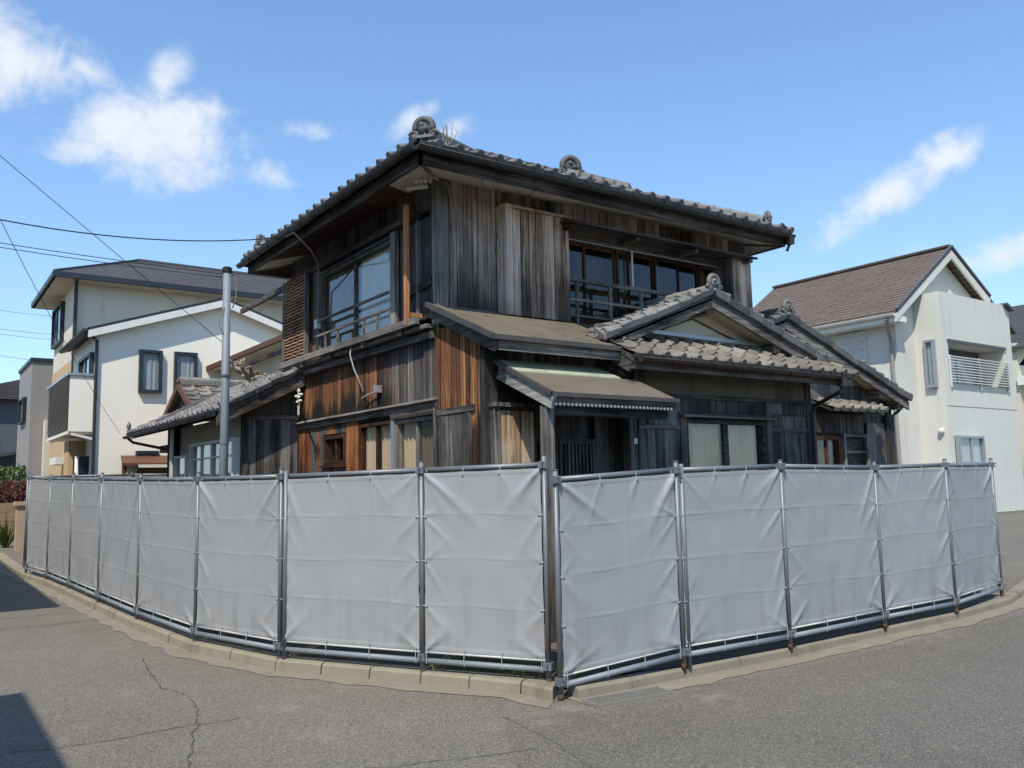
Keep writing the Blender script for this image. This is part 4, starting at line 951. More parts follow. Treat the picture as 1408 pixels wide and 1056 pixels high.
verge(wing_roof, (GLX-.04, GY-.02, GLZ+.03), (AX-.05, GY-.02, AZ+.03), mat='tile_pale'); verge(wing_roof, (GLX-.02, GY+.17, GLZ+.045), (AX-.05, GY+.17, AZ+.045), r=.045, mat='tile_pale', drop=.02); verge(wing_roof, (GRX+.04, GY-.02, GRZ+.03), (AX+.05, GY-.02, AZ+.03), r=.04, drop=.055)
ridge(wing_roof, (AX, GY+.02, AZ+.02), (AX, GY2, AZ+.02), .24, 1); ornament(wing_roof, (AX, GY-.02, AZ+.02), (0, -1, 0), .27, 'tile_grey')
def barge(parent, a, b, dep=.125, th=.045, mat='wood_trim', drop=.045):
    a, b = V(a), V(b); mb = MB(); mb.prism([a+V((0, 0, -drop+.0)), b+V((0, 0, -drop)), b+V((0, 0, -drop-dep)), a+V((0, 0, -drop-dep))], (0, th, 0)); return mb.build('barge_board', mat, parent)
barge(wing_roof, (GLX-.02, GY+.0, GLZ), (AX, GY+.0, AZ)); barge(wing_roof, (AX, GY+.002, AZ), (GRX+.02, GY+.002, GRZ))
GW = 7.96
gw = MB(); gw.prism([(7.0, GW, 3.42), (11.2, GW, 3.36), (11.2, GW, AZ-(11.2-AX)*sr-.08), (AX, GW, AZ-.08), (7.0, GW, AZ-(AX-7.0)*sl-.08)], (0, .06, 0)); gw.build('gable_wall', 'plaster_cream', wing_roof)
for a, b in (((GLX+.05, GLZ), (AX, AZ)), ((AX, AZ), (GRX-.05, GRZ))):
    mb = MB(); mb.prism([(a[0], GY+.045, a[1]-.10), (b[0], GY+.045, b[1]-.10), (b[0], GY+.045, b[1]-.085), (a[0], GY+.045, a[1]-.085)], (0, GW-GY-.045, 0)); mb.build('gable_soffit', 'soffit_cream', wing_roof)
mb = MB(); mb.bar((7.78, GW-.012, 3.55), (AX, GW-.012, 3.88), .02, .022, (0, -1, 0)); mb.bar((AX, GW-.012, 3.88), (10.1, GW-.012, 3.52), .02, .022, (0, -1, 0)); mb.build('gable_batten', 'wood_trim', wing_roof)
for x, z in ((AX, AZ-.20), (10.15, AZ-(10.15-AX)*sr-.20), (7.6, AZ-(AX-7.6)*sl-.18)): mb = MB(); mb.box((x-.07, GY+.05, z-.05), (x+.07, GW, z+.06)); mb.build('purlin_end', 'wood_trim', wing_roof)
# tiled skirt roof
SY0, SZ0, SXA, SXB = 7.20, 3.15, 6.86, 11.34; SKS = .52
skz = lambda y: SZ0+(y-SY0)*SKS
sk = MB(); sk.prism([(SXA, SY0, SZ0), (SXA, GW, skz(GW)), (SXA, GW, skz(GW)-.06), (SXA, SY0, SZ0-.06)], (SXB-SXA, 0, 0)); skirt = part(sk, 'skirt_roof', 'wood_sooty')
tiles(skirt, (SXA, SY0-.05, SZ0-.01), (1, 0, 0), (0, 1, SKS), SXB-SXA, math.hypot(GW-SY0, (GW-SY0)*SKS)-.02, 'tile_warm')
mb = MB(); mb.bar((SXA+.1, GW-.05, skz(GW)+.06), (SXB-.1, GW-.05, skz(GW)+.04), .10, .07); mb.build('flashing', 'wood_trim', skirt)
mb = MB(); mb.bar((SXA+.3, GW-.10, skz(GW)+.075), (SXB-.25, GW-.10, skz(GW)+.055), .012, .05); mb.build('flashing_edge', 'alu_frame', skirt)
mb = MB(); mb.bar((SXA+.02, SY0+.04, SZ0-.105), (SXB, SY0+.04, SZ0-.105), .035, .11); mb.build('fascia', 'wood_trim', skirt)
mb = MB(); mb.bar((SXA+.03, SY0+.03, SZ0-.13), (SXA+.03, GW, skz(GW)-.13), .04, .14); mb.build('barge_board', 'wood_trim', skirt)
mb = MB(); mb.bar((SXA+.12, SY0+.30, SZ0-.14), (SXA+.12, Y1+.2, SZ0-.12), .10, .14); mb.build('beam_end', 'wood_dark', skirt)
mb = MB(); mb.prism([(SXA+.05, SY0+.05, SZ0-.12), (SXA+.05, Y1, SZ0+.10), (SXA+.05, Y1, SZ0+.12), (SXA+.05, SY0+.05, SZ0-.10)], (SXB-SXA-.1, 0, 0)); mb.build('soffit', 'wood_sooty', skirt)
gt = gutter(skirt, (SXA+.08, SY0-.08, SZ0-.04), (SXB-.28, SY0-.08, SZ0-.05), .05, 'gutter_brown', 11)
mb = MB(); gx = SXB-.42; mb.box((gx-.05, SY0-.13, SZ0-.19), (gx+.05, SY0-.04, SZ0-.06)); mb.tube([(gx, SY0-.08, SZ0-.18), (gx, SY0-.06, SZ0-.26), (gx+.03, Y1-.16, SZ0-.42), (10.97, Y1-.09, SZ0-.52), (10.97, Y1-.09, .15)], .03, 8); part(mb, 'downpipe', 'gutter_dark', smooth=False)

# ---- second gable, to the right -------------------------------------------
W2Y = 8.60; F3 = FRONT(W2Y)
w2 = MB(); fbox(w2, F3, 11.1, 14.52, -.15, -.012, ZB, 3.25); w2.box((11.2, W2Y+.05, ZB), (14.5, 13.5, 3.2)); w2 = part(w2, 'rear_wing_wall', 'wood_sooty')
BX, BZ, BRX, BRZ, BLX, BY = 11.26, 4.19, 14.66, 3.02, 10.86, 8.26
sb = (BZ-BRZ)/(BRX-BX); BLZ = BZ-(BX-BLX)*sb
w2r = MB(); w2r.prism([(BX, BY, BZ), (BX, BY, BZ-.07), (BRX, BY, BRZ-.07), (BRX, BY, BRZ)], (0, 5.2, 0)); w2r.prism([(BX, BY, BZ), (BLX, BY, BLZ), (BLX, BY, BLZ-.07), (BX, BY, BZ-.07)], (0, 5.2, 0)); w2r = part(w2r, 'rear_wing_roof', 'wood_sooty')
tiles(w2r, (BRX+.05, BY, BRZ), (0, 1, 0), (-1, 0, sb), 5.2, math.hypot(BRX-BX, BZ-BRZ), 'tile_grey', single=lambda i, j: i < 1, stuff=stuff)
tiles(w2r, (BLX, BY+5.2, BLZ), (0, -1, 0), (1, 0, sb), 5.2, .46, 'tile_grey', single=lambda i, j: i > 15, stuff=stuff, edge=False)
verge(w2r, (BRX+.04, BY-.02, BRZ+.03), (BX+.04, BY-.02, BZ+.03), r=.04, drop=.055); verge(w2r, (BLX, BY-.02, BLZ+.03), (BX-.04, BY-.02, BZ+.03))
ridge(w2r, (BX, BY+.02, BZ+.02), (BX, 13.4, BZ+.02), .26, 2); ornament(w2r, (BX, BY-.03, BZ+.02), (0, -1, 0), .27, 'tile_grey')
barge(w2r, (BX-.4, BY+.0, BZ-.4*sb), (BX, BY+.0, BZ)); barge(w2r, (BX, BY+.002, BZ), (BRX+.03, BY+.002, BRZ), dep=.14)
mb = MB(); mb.prism([(BX-.3, BY+.045, BZ-.3*sb-.1), (BX, BY+.045, BZ-.10), (BRX, BY+.045, BRZ-.10), (BRX, BY+.045, BRZ-.085), (BX, BY+.045, BZ-.085), (BX-.3, BY+.045, BZ-.3*sb-.085)], (0, W2Y-BY, 0)); mb.build('gable_soffit', 'soffit_cream', w2r)
mb = MB(); mb.prism([(10.9, W2Y-.012, 3.1), (14.5, W2Y-.012, 3.0), (14.5, W2Y-.012, BRZ), (BX, W2Y-.012, BZ-.09), (10.9, W2Y-.012, BZ-.25)], (0, .05, 0)); mb.build('gable_wall', 'soffit_cream', w2r)
for x in (12.9, 13.9, 14.45): mb = MB(); zz = BZ-(x-BX)*sb-.2; mb.box((x-.06, BY+.05, zz-.05), (x+.06, W2Y, zz+.06)); mb.build('purlin_end', 'wood_trim', w2r)
boards(w2, F3, 11.5, 13.7, 2.88, 3.30, .3, 'wood_dark', n=.02); mb = MB(); fbox(mb, F3, 11.3, 14.5, -.01, .06, 3.24, 3.31); part(mb, 'wall_plate', 'wood_trim')
boards(w2, F3, 13.72, 14.5, 2.6, 3.25, .26, 'wood_sooty', n=.0)
# small tiled awning
aw = MB(); aw.prism([F3.p(12.2, 0, 2.96), F3.p(12.2, .42, 2.77), F3.p(12.2, .42, 2.73), F3.p(12.2, 0, 2.92)], (1.55, 0, 0)); aw = part(aw, 'awning', 'wood_sooty')
tiles(aw, (12.2, W2Y-.46, 2.765), (1, 0, 0), (0, 1, .45), 1.55, .5, 'tile_warm')
ornament(aw, (13.83, W2Y-.30, 2.72), (.2, -1, 0), .2, 'tile_grey')
boards(w2, F3, 12.0, 13.7, 2.40, 2.74, .85, 'wood_sooty', n=.03)
window(house, F3, 12.2, 12.92, .5, 2.34, panes=2, curt=['curtain_white', 'curtain_tan'], frame='wood_brown', fw=.06, name='sliding_door', sill=False, n=.06)
lad = MB()
for u in (12.98, 13.66): fbox(lad, F3, u, u+.05, .05, .11, .3, 2.4)
lad = part(lad, 'shelf_rack', 'wood_trim_pale')
for z in (1.35, 1.72, 2.06, 2.34): mb = MB(); fbox(mb, F3, 13.03, 13.66, .05, .10, z, z+.045); mb.build('shelf_bar', 'wood_trim_pale', lad)
boards(w2, F3, 13.74, 14.30, ZB+.2, 2.60, .28, 'wood_dark', n=.05)
mb = MB(); fbox(mb, F3, 14.32, 14.50, -.1, .10, ZB, 2.95); part(mb, 'corner_post', 'wood_sooty')
gutter(w2r, (BRX+.07, BY+.1, BRZ-.08), (BRX+.07, 13.3, BRZ-.08), .05, 'gutter_dark', 0)
mb = MB(); mb.tube([(BRX+.05, BY+.15, BRZ-.12), (BRX-.05, BY+.2, BRZ-.22), (14.55, W2Y-.08, BRZ-.28), (14.53, W2Y-.06, .2)], .03, 8); part(mb, 'downpipe', 'gutter_dark')

# ---- main hipped roof ------------------------------------------------------
RX0, RX1, RY0, RY1, RZ = 4.48, 11.14, 8.00, 14.05, 5.50
RGZ = 6.80; RGA, RGB, RGY = 7.25, 9.05, 11.02
c0, c1, c2, c3 = V((RX0, RY0, RZ)), V((RX1, RY0, RZ)), V((RX1, RY1, RZ)), V((RX0, RY1, RZ)); ga, gb = V((RGA, RGY, RGZ)), V((RGB, RGY, RGZ))
dk = MB(); dn = V((0, 0, -.05))
for fc in ((c0, c1, gb, ga), (c3, c0, ga), (c1, c2, gb), (c2, c3, ga, gb)): dk.face([p+dn for p in fc])
for a, b in ((c0, c1), (c1, c2), (c2, c3), (c3, c0)): dk.face([a+dn, b+dn, b+dn*2, a+dn*2])
main_roof = part(dk, 'main_roof', 'wood_sooty')
def hip_test(o, ux, us, poly):
    P2 = [((p-o).dot(ux), (p-o).dot(us)) for p in poly]
    def t(u, v):
        s = None
        for (ax, ay), (bx_, by_) in zip(P2, P2[1:]+P2[:1]):
            cr = (bx_-ax)*(v-ay)-(by_-ay)*(u-ax)
            if s is None: s = cr > 0
            elif (cr > 0) != s: return False
        return True
    return t
def slope_tiles(o, ux, poly, one):
    apex = poly[2]; o = V(o); ux = V(ux); up = (apex-o); up = up-ux*up.dot(ux); us = up.normalized(); W = (poly[1]-poly[0]).length
    tiles(main_roof, o-us*.05, ux, us, W, up.length, 'tile_dark', inside=lambda u, v: hip_test(o, ux, us, poly)(u, v) or (v < TL and True), single=one, stuff=stuff)
slope_tiles(c0, (1, 0, 0), [c0, c1, gb, ga], lambda i, j: j == 0)
slope_tiles(c3, (0, -1, 0), [c3, c0, ga], lambda i, j: j == 0)
slope_tiles(c1, (0, 1, 0), [c1, c2, gb], lambda i, j: False)
slope_tiles(c2, (-1, 0, 0), [c2, c3, ga, gb], lambda i, j: False)
up_ = V((0, 0, .03))
ridge(main_roof, ga+up_, gb+V((.1, 0, .03)), .30, 3, 'tile_dark')
for a, b in ((c0, ga), (c1, gb), (c2, gb), (c3, ga)):
    d = (b-a).normalized(); ridge(main_roof, a+d*.42+up_*1.6, b+up_, .22, 2 if a is not c1 else 1, 'tile_dark' if a is not c1 else 'tile_grey')
ornament(main_roof, c0+(ga-c0).normalized()*.36+V((0, 0, .02)), (-.7, -.7, 0), .31, 'tile_dark')
ornament(main_roof, c1+(gb-c1).normalized()*.36+V((0, 0, .0)), (.7, -.7, 0), .27, 'tile_grey')
ornament(main_roof, c3+(ga-c3).normalized()*.36+V((0, 0, .0)), (-.7, .7, 0), .33, 'tile_dark')
ornament(main_roof, gb+V((.14, -.02, .10)), (-.35, -.9, 0), .44, 'tile_dark')
ornament(main_roof, ga+V((-.12, 0, .0)), (-1, 0, 0), .22, 'tile_dark')
mb = MB()
for k in range(5): mb.bar(gb+V((.12+.12*k, -.16*k, .20-.075*k)), gb+V((.12+.12*(k+1.3), -.16*(k+1.3), .20-.075*(k+1.3))), .30, .12)
mb.build('hip_head', 'tile_grey', main_roof)
stuff.build('roof_tiling', 'tile_dark', main_roof, kind='stuff')
# eave edge: batten, fascia, soffit panels
FZ0, FZ1 = 5.275, 5.42
def rect(off, z): return [V((RX0+off, RY0+off, z)), V((RX1-off, RY0+off, z)), V((RX1-off, RY1-off, z)), V((RX0+off, RY1-off, z))]
A, B = rect(.06, FZ0), rect(.06, FZ1)
for i, nm in enumerate(('front', 'right', 'back', 'left')):
    j = (i+1) % 4; ax_ = (A[j]-A[i]).normalized(); inn = V((-ax_.y, ax_.x, 0))*.035
    mb = MB(); mb.hexa([A[i], A[j], A[j]+inn, A[i]+inn, B[i], B[j], B[j]+inn, B[i]+inn]); mb.build('fascia', 'wood_trim', main_roof)
    mb = MB(); p0, p1 = rect(.02, FZ1+.01)[i], rect(.02, FZ1+.01)[j]; mb.bar(p0+V((0, 0, .03)), p1+V((0, 0, .03)), .05, .05); mb.build('eave_batten', 'wood_sooty', main_roof)
WX0, WX1, WY0, WY1 = HX, 10.85, Y2, 13.7
S0 = [V((RX0+.09, RY0+.09, FZ0+.02)), V((RX1-.09, RY0+.09, FZ0+.02)), V((RX1-.09, RY1-.09, FZ0+.02)), V((RX0+.09, RY1-.09, FZ0+.02))]
S1 = [V((WX0, WY0, 5.47)), V((WX1, WY0, 5.47)), V((WX1, WY1, 5.40)), V((WX0, WY1, 5.47))]
for i in range(4):
    j = (i+1) % 4; n = 8 if i in (0, 2) else 7
    for k in range(n):
        a0, a1 = lerp(S0[i], S0[j], k/n+.0008), lerp(S0[i], S0[j], (k+1)/n-.0008); b0, b1 = lerp(S1[i], S1[j], k/n+.0008), lerp(S1[i], S1[j], (k+1)/n-.0008)
        dz_ = V((0, 0, random.uniform(-.004, .004))); mb = MB(); mb.prism([a0+dz_, a1+dz_, b1+dz_, b0+dz_], (0, 0, .012))
        mb.build('soffit_panel', 'soffit_grey' if i in (0, 1) or (i == 3 and k in (0, n-1)) else 'soffit_brown', main_roof)
for i in range(4): mb = MB(); mb.bar(S0[i]+V((0, 0, -.01)), S1[i]+V((0, 0, -.01)), .03, .03); mb.build('soffit_mitre', 'wood_trim', main_roof)
gutter(main_roof, (RX0-.05, RY0-.07, 5.425), (RX1-.03, RY0-.07, 5.415), .052, 'gutter_dark', 17)
gutter(main_roof, (RX0-.07, RY1, 5.41), (RX0-.07, RY0-.05, 5.425), .052, 'gutter_dark', 14)
mb = MB(); e = V((RX1-.12, RY0-.07, 5.37)); mb.box(e-V((.05, .05, .10)), e+V((.05, .05, .02))); mb.tube([e-V((0, 0, .08)), e+V((-.02, .05, -.2))], .024, 8); part(mb, 'downpipe', 'gutter_dark')

# ---- fittings on the house --------------------------------------------------
mb = MB(); q = V((5.02, 8.72, 5.30)); mb.bar(q, q+V((-.22, .14, -.03)), .035, .045)
for k in range(3): mb.ball(q+V((-.03-.045*k, .01+.03*k, .07)), .03, .03, .04)
mb.tube([q+V((.02, -.02, .03)), q+V((.02, -.05, .12)), q+V((.12, -.03, .1))], .012, 6); part(mb, 'service_bracket', 'porcelain', smooth=True)
mb = MB(); mb.tube([(5.16, 8.74, 5.42), (5.30, 8.72, 5.38), (5.37, 8.775, 5.2), (5.41, 8.775, 4.6), (5.405, 8.775, 3.9)], .012, 6); part(mb, 'conduit', 'cable_grey', smooth=True)
c_ = onx(519, 535, HX-.06); mb = MB(); mb.box(c_+V((-.04, -.05, -.05)), c_+V((.04, .05, .05))); mb.tube([c_+V((0, .05, -.03)), c_+V((-.02, .3, -.06)), c_+V((-.03, .42, -.09))], .014, 6); lampbox = part(mb, 'switch_box', 'grey_plastic')
mb = MB(); a = onx(483, 476, HX-.18); b = onx(500, 538, HX-.09); mb.tube([a, a+V((-.02, 0, -.12)), lerp(a, b, .5)+V((-.03, .05, 0)), b], .009, 6); mb.build('hanging_cord', 'cord_white', lampbox, True)
c_ = onx(437, 446, HX-.07); mb = MB(); mb.box(c_+V((-.04, -.05, -.07)), c_+V((.03, .05, .07))); part(mb, 'meter_box', 'white_plastic')
c_ = onx(411, 546, HX-.45); mb = MB()
for dx, dz in ((0, 0), (-.10, .02), (.10, .03), (0, .09), (-.05, -.07), (.06, -.06)): mb.ball(c_+V((0, -dx, dz)), .03, .03, .022)
mb.bar(c_, V((HX-.02, 13.30, c_.z)), .025, .025); part(mb, 'insulator_bracket', 'porcelain', smooth=True)
# twig weed growing out of the ridge
mb = MB(); b = V((4.98, 8.22, 5.62)); rs = random.Random(3)
for k in range(7):
    e = b+V((rs.uniform(-.1, .16), rs.uniform(-.1, .1), rs.uniform(.18, .34))); mb.tube([b+V((.02*k-.06, 0, 0)), lerp(b, e, .6)+V((.02, .01, 0)), e], [.005, .004, .002], 4)
    for z in range(3): p = lerp(b, e, .45+.2*z); mb.tube([p, p+V((rs.uniform(-.06, .06), rs.uniform(-.06, .06), .06))], [.003, .0015], 4)
tag(mb.build('weed', 'bark', None, loc=b), 'dry twiggy weed sprouting from the main roof eave beside the corner ornament', 'weed')
# ------------------------------------------------------------------ low annex behind, along the lane
AXW, AYF = 4.30, 13.32
annex = thing('annex', 'low annex with pantiled roof and pale window beside the tall timber house', 'annex', (AXW, AYF, .1))
aw_ = MB(); aw_.box((AXW+.02, AYF+.02, ZB), (6.6, 17.2, 2.85)); aw_ = aw_.build('wall', 'plaster_annex', annex)
FA = FRONT(AYF); LA = LEFT(AXW)
boards(aw_, FA, AXW+.04, HX-.03, .3, lambda u: 2.76+(u-AXW)*.0, .15, 'wood_dark', n=.01)
boards(aw_, FA, AXW+.04, HX-.03, 2.84, lambda u: 2.98+(u-AXW)*.45, .3, 'wood_sooty', n=.01)
mb = MB(); fbox(mb, FA, AXW, HX, -.01, .06, 2.77, 2.83); mb.build('batten', 'wood_trim', annex)
mb = MB(); fbox(mb, FA, AXW-.03, AXW+.06, -.06, .05, ZB, 2.9); mb.build('corner_post', 'wood_sooty', annex)
window(annex, LA, 13.42, 15.95, .6, 2.48, panes=4, frame='louvre_white', curt=['curtain_white', None, 'curtain_white', 'curtain_white'], rails=(1.2, 2.2), fw=.05, n=.12, mull=.05)
window(annex, LA, 16.2, 17.0, .3, 2.3, panes=1, frame='louvre_white', curt='curtain_white', n=.12, sill=False)
mb = MB(); mb.box((AXW-.1, 17.2, ZB), (AXW+.25, 17.7, 2.95)); mb.build('entrance_post', 'wood_sooty', annex)
mb = MB(); mb.box((AXW+.1, 17.5, 2.45), (6.2, 19.2, 2.6)); mb.build('entrance_beam', 'wood_sooty', annex)
mb = MB(); mb.box((4.0, 16.62, ZB), (4.05, 16.68, 2.9)); mb.build('white_pipe', 'white_plastic', annex)
AE, AEZ, ASL, AYA, AYB, ATX = 3.80, 2.86, .50, 12.98, 19.4, 5.75
az = lambda x: AEZ+(x-AE)*ASL
ar = MB(); ar.prism([(AE, AYA, AEZ-.02), (ATX, AYA, az(ATX)-.02), (ATX, AYA, az(ATX)-.09), (AE, AYA, AEZ-.09)], (0, AYB-AYA, 0)); ar = ar.build('roof', 'wood_sooty', annex)
tiles(ar, (AE-.04, AYB, AEZ-.02), (0, -1, 0), (1, 0, ASL), AYB-AYA, math.hypot(ATX-AE, (ATX-AE)*ASL), 'tile_grey')
verge(ar, (AE, AYA-.02, AEZ+.03), (HX-.04, AYA-.02, az(HX)+.03))
mb = MB(); mb.prism([(AE-.02, AYA, AEZ-.10), (HX-.03, AYA, az(HX)-.10), (HX-.03, AYA, az(HX)-.26), (AE-.02, AYA, AEZ-.24)], (0, .04, 0)); mb.build('barge_board', 'wood_trim', ar)
mb = MB(); mb.prism([(AE+.02, AYA+.05, AEZ-.12), (AXW+.1, AYA+.05, az(AXW)-.1), (AXW+.1, AYA+.05, az(AXW)-.09), (AE+.02, AYA+.05, AEZ-.105)], (0, AYB-AYA-.1, 0)); mb.build('soffit', 'wood_sooty', ar)
gutter(ar, (AE-.07, AYB, AEZ-.07), (AE-.07, AYA+.05, AEZ-.05), .045, 'gutter_dark', 9)
mb = MB(); mb.tube([(AE-.05, 19.1, AEZ-.12), (AE+.02, 19.0, AEZ-.2), (AXW+.1, 17.9, AEZ-.42)], .03, 8); mb.build('downpipe', 'gutter_dark', ar)
# small gable riding on it
DX, DY0, DY1, DYM, DZ0, DZ1 = 4.52, 17.1, 19.35, 18.2, 3.22, 3.80
dg_ = MB(); dg_.prism([(DX, DYM, DZ1), (DX, DY0, DZ0), (DX, DY0, DZ0-.06), (DX, DYM, DZ1-.06)], (2.2, 0, 0)); dg_.prism([(DX, DYM, DZ1), (DX, DYM, DZ1-.06), (DX, DY1, DZ0-.06), (DX, DY1, DZ0)], (2.2, 0, 0)); dg_ = dg_.build('small_gable', 'wood_sooty', annex)
ds_ = (DZ1-DZ0)/(DYM-DY0)
tiles(dg_, (DX, DY0-.05, DZ0), (1, 0, 0), (0, 1, ds_), 2.2, math.hypot(DYM-DY0, DZ1-DZ0), 'tile_warm')
mb = MB(); mb.prism([(DX+.12, DY0+.1, DZ0-.05), (DX+.12, DYM, DZ1-.08), (DX+.12, DY1-.1, DZ0-.05)], (.05, 0, 0)); mb.build('gable_panel', 'wood_dark', dg_)
mb = MB(); mb.bar((DX-.02, DY0-.02, DZ0-.02), (DX-.02, DYM, DZ1), .05, .12); mb.bar((DX-.02, DYM, DZ1), (DX-.02, DY1+.02, DZ0-.02), .05, .12); mb.build('barge_board', 'brown_canopy', dg_)
ridge(dg_, (DX, DYM, DZ1+.02), (6.6, DYM, DZ1+.02), .22, 2); ornament(dg_, (DX-.02, DYM, DZ1+.0), (-1, 0, 0), .16, 'brown_canopy')
mb = MB(); mb.bar((AE+.05, 17.0, AEZ+.09), (AE+.9, 17.0, az(AE+.9)+.09), .16, .10); mb.build('roof_hip', 'tile_grey', ar)
ornament(ar, (AE+.0, 19.3, AEZ+.05), (-1, .2, 0), .2, 'tile_grey')

# rear building with brown eave
REX = 6.1; ra = onx(402, 457, REX); rb_ = onx(258, 517, REX); rz = (ra.z+rb_.z)/2
rear = thing('rear_house', 'cream walled rear building with a thin brown eave above the annex roof', 'house', (REX+.4, ra.y, .1))
mb = MB(); mb.box((REX+.45, ra.y-.5, ZB), (10.5, rb_.y-.4, rz-.02)); mb.build('wall', 'plaster_cream', rear)
mb = MB(); mb.prism([(REX, ra.y-.8, rz), (REX+3, ra.y-.8, rz+.5), (REX+3, ra.y-.8, rz+.42), (REX, ra.y-.8, rz-.06)], (0, rb_.y-ra.y+.8, 0)); rr_ = mb.build('roof', 'sheet_roof', rear)
mb = MB(); mb.bar((REX-.01, ra.y-.8, rz-.02), (REX-.01, rb_.y, rz-.02), .05, .11); mb.build('eave_board', 'brown_canopy', rr_)
mb = MB(); mb.prism([(REX+.02, ra.y-.7, rz-.09), (REX+.5, ra.y-.7, rz-.04), (REX+.5, ra.y-.7, rz-.03), (REX+.02, ra.y-.7, rz-.08)], (0, rb_.y-ra.y+.6, 0)); mb.build('soffit', 'plaster_cream', rr_)

# pollarded tree between
tb0 = ony(343, 545, 16.2); tree = thing('pollarded_tree', 'bare pollarded tree with pale knobbly branch ends behind the annex roof', 'tree', (tb0.x, tb0.y, .1))
mb = MB(); top = V((tb0.x, tb0.y, ony(343, 522, 16.2).z)); mb.tube([(tb0.x, tb0.y, .05), (tb0.x+.04, tb0.y, 1.8), top], [.12, .10, .07], 8); mb.build('trunk', 'bark', tree, True)
rs = random.Random(5)
for px, py in ((322, 505), (333, 500), (345, 503), (338, 515), (352, 515), (362, 518), (372, 522), (328, 512)):
    e = ony(px, py, 16.2+rs.uniform(-.2, .2)); mb = MB(); m_ = lerp(top, e, .5)+V((0, 0, .06)); mb.tube([top, m_, e], [.05, .04, .035], 6)
    for k in range(4): mb.ball(e+V((rs.uniform(-.06, .06), rs.uniform(-.05, .05), rs.uniform(-.05, .06))), rs.uniform(.025, .05), rs.uniform(.025, .05), rs.uniform(.03, .06), seg=6, ring=4)
    for k in range(4): q_ = e+V((rs.uniform(-.16, .16), rs.uniform(-.1, .1), rs.uniform(-.04, .14))); mb.tube([e, lerp(e, q_, .6)+V((0, 0, .02)), q_], [.02, .014, .008], 5)
    mb.build('limb', 'bark', tree, True)

# steel service pole
pp = V((3.0, 10.03, .1)); pt = onx(309, 373, 3.0)
sp = thing('service_pole', 'slender grey steel service pole standing inside the lane fence', 'pole', pp)
mb = MB(); mb.tube([pp-V((0, 0, .2)), V((pp.x+.01, pp.y, 2.6)), V((pt.x+.02, pt.y-.03, pt.z))], [.052, .049, .045], 14); mb.build('shaft', 'galvanised_dull', sp, True)
pt = V((pt.x+.02, pt.y-.03, pt.z))
mb = MB(); mb.tube([pt-V((0, 0, .02)), pt+V((0, 0, .035))], [.057, .057], 14); mb.ball(pt+V((0, 0, .03)), .057, .057, .025, 14, 4); mb.build('cap', 'cable_black', sp)
for z in (1.4, 2.2, 3.0): mb = MB(); mb.tube([(pp.x+.008, pp.y-.002, z), (pp.x+.008, pp.y-.002, z+.02)], [.0535, .0535], 14); mb.build('band', 'galvanised', sp)
mb = MB(); mb.tube([pt+V((.06, 0, -.02)), pt+V((.12, 0, -.12)), pt+V((.10, -.02, -.35)), pt+V((.065, -.02, -.45))], .007, 6); mb.tube([pt+V((.05, -.03, -.35)), pt+V((-.06, -.05, -.5)), pt+V((-.10, -.05, -.68)), pt+V((-.03, -.05, -.8)), pt+V((.03, -.06, -.72))], .006, 6); mb.build('cable_loop', 'cable_grey', sp, True)

# ------------------------------------------------------------------ overhead wires to a street pole beyond the lane
UP = V((-4.0, 10.9, 0)); pole_hooks = []
def wire(h, edge_y, s, r, label, name='overhead_wire', mat='cable_black'):
    dv = ray(0, edge_y); hx, hy = h.x, h.y; ax, ay = UP.x-hx, UP.y-hy
    # where the wire's plan line meets the frame edge direction
    t = (hy*dv.x - hx*dv.y)/(ax*dv.y - ay*dv.x); Y = hy+ay*t; z = EYE+dv.z*(Y/dv.y)
    zp = (z+4*s*t*(1-t)-h.z*(1-t))/t; e = V((UP.x, UP.y, zp)); pole_hooks.append(zp)
    mb = MB(); pts = sag(h, e, s, 30); mb.tube(pts, r, 6); tag(mb.build(name, mat, None, True, loc=h), label, 'wire'); return pts
h1 = onx(392, 326, 4.40)
w1 = wire(h1, 302, .75, .008, 'thick black service cable sagging to the main roof eave')
wire(pt+V((-.03, .05, -.03)), 334, .10, .0045, 'thin black wire running to the cap of the steel service pole')
wire(pt+V((-.04, .05, -.07)), 340, .14, .0045, 'thin black wire running just under the cap of the steel service pole')
wire(onx(305, 470, 3.0), 214, .04, .004, 'fine wire slanting steeply to the middle of the steel service pole')
dr = onx(166, 597, 3.74); mb = MB(); j = min(w1, key=lambda p: abs(p.x/p.y-ray(6, 304).x/ray(6, 304).y)); mb.tube(sag(dr, j, .12, 20), .004, 6); tag(mb.build('overhead_wire', 'cable_black', None, True, loc=dr), 'fine wire dropping to the end of the annex eave', 'wire')
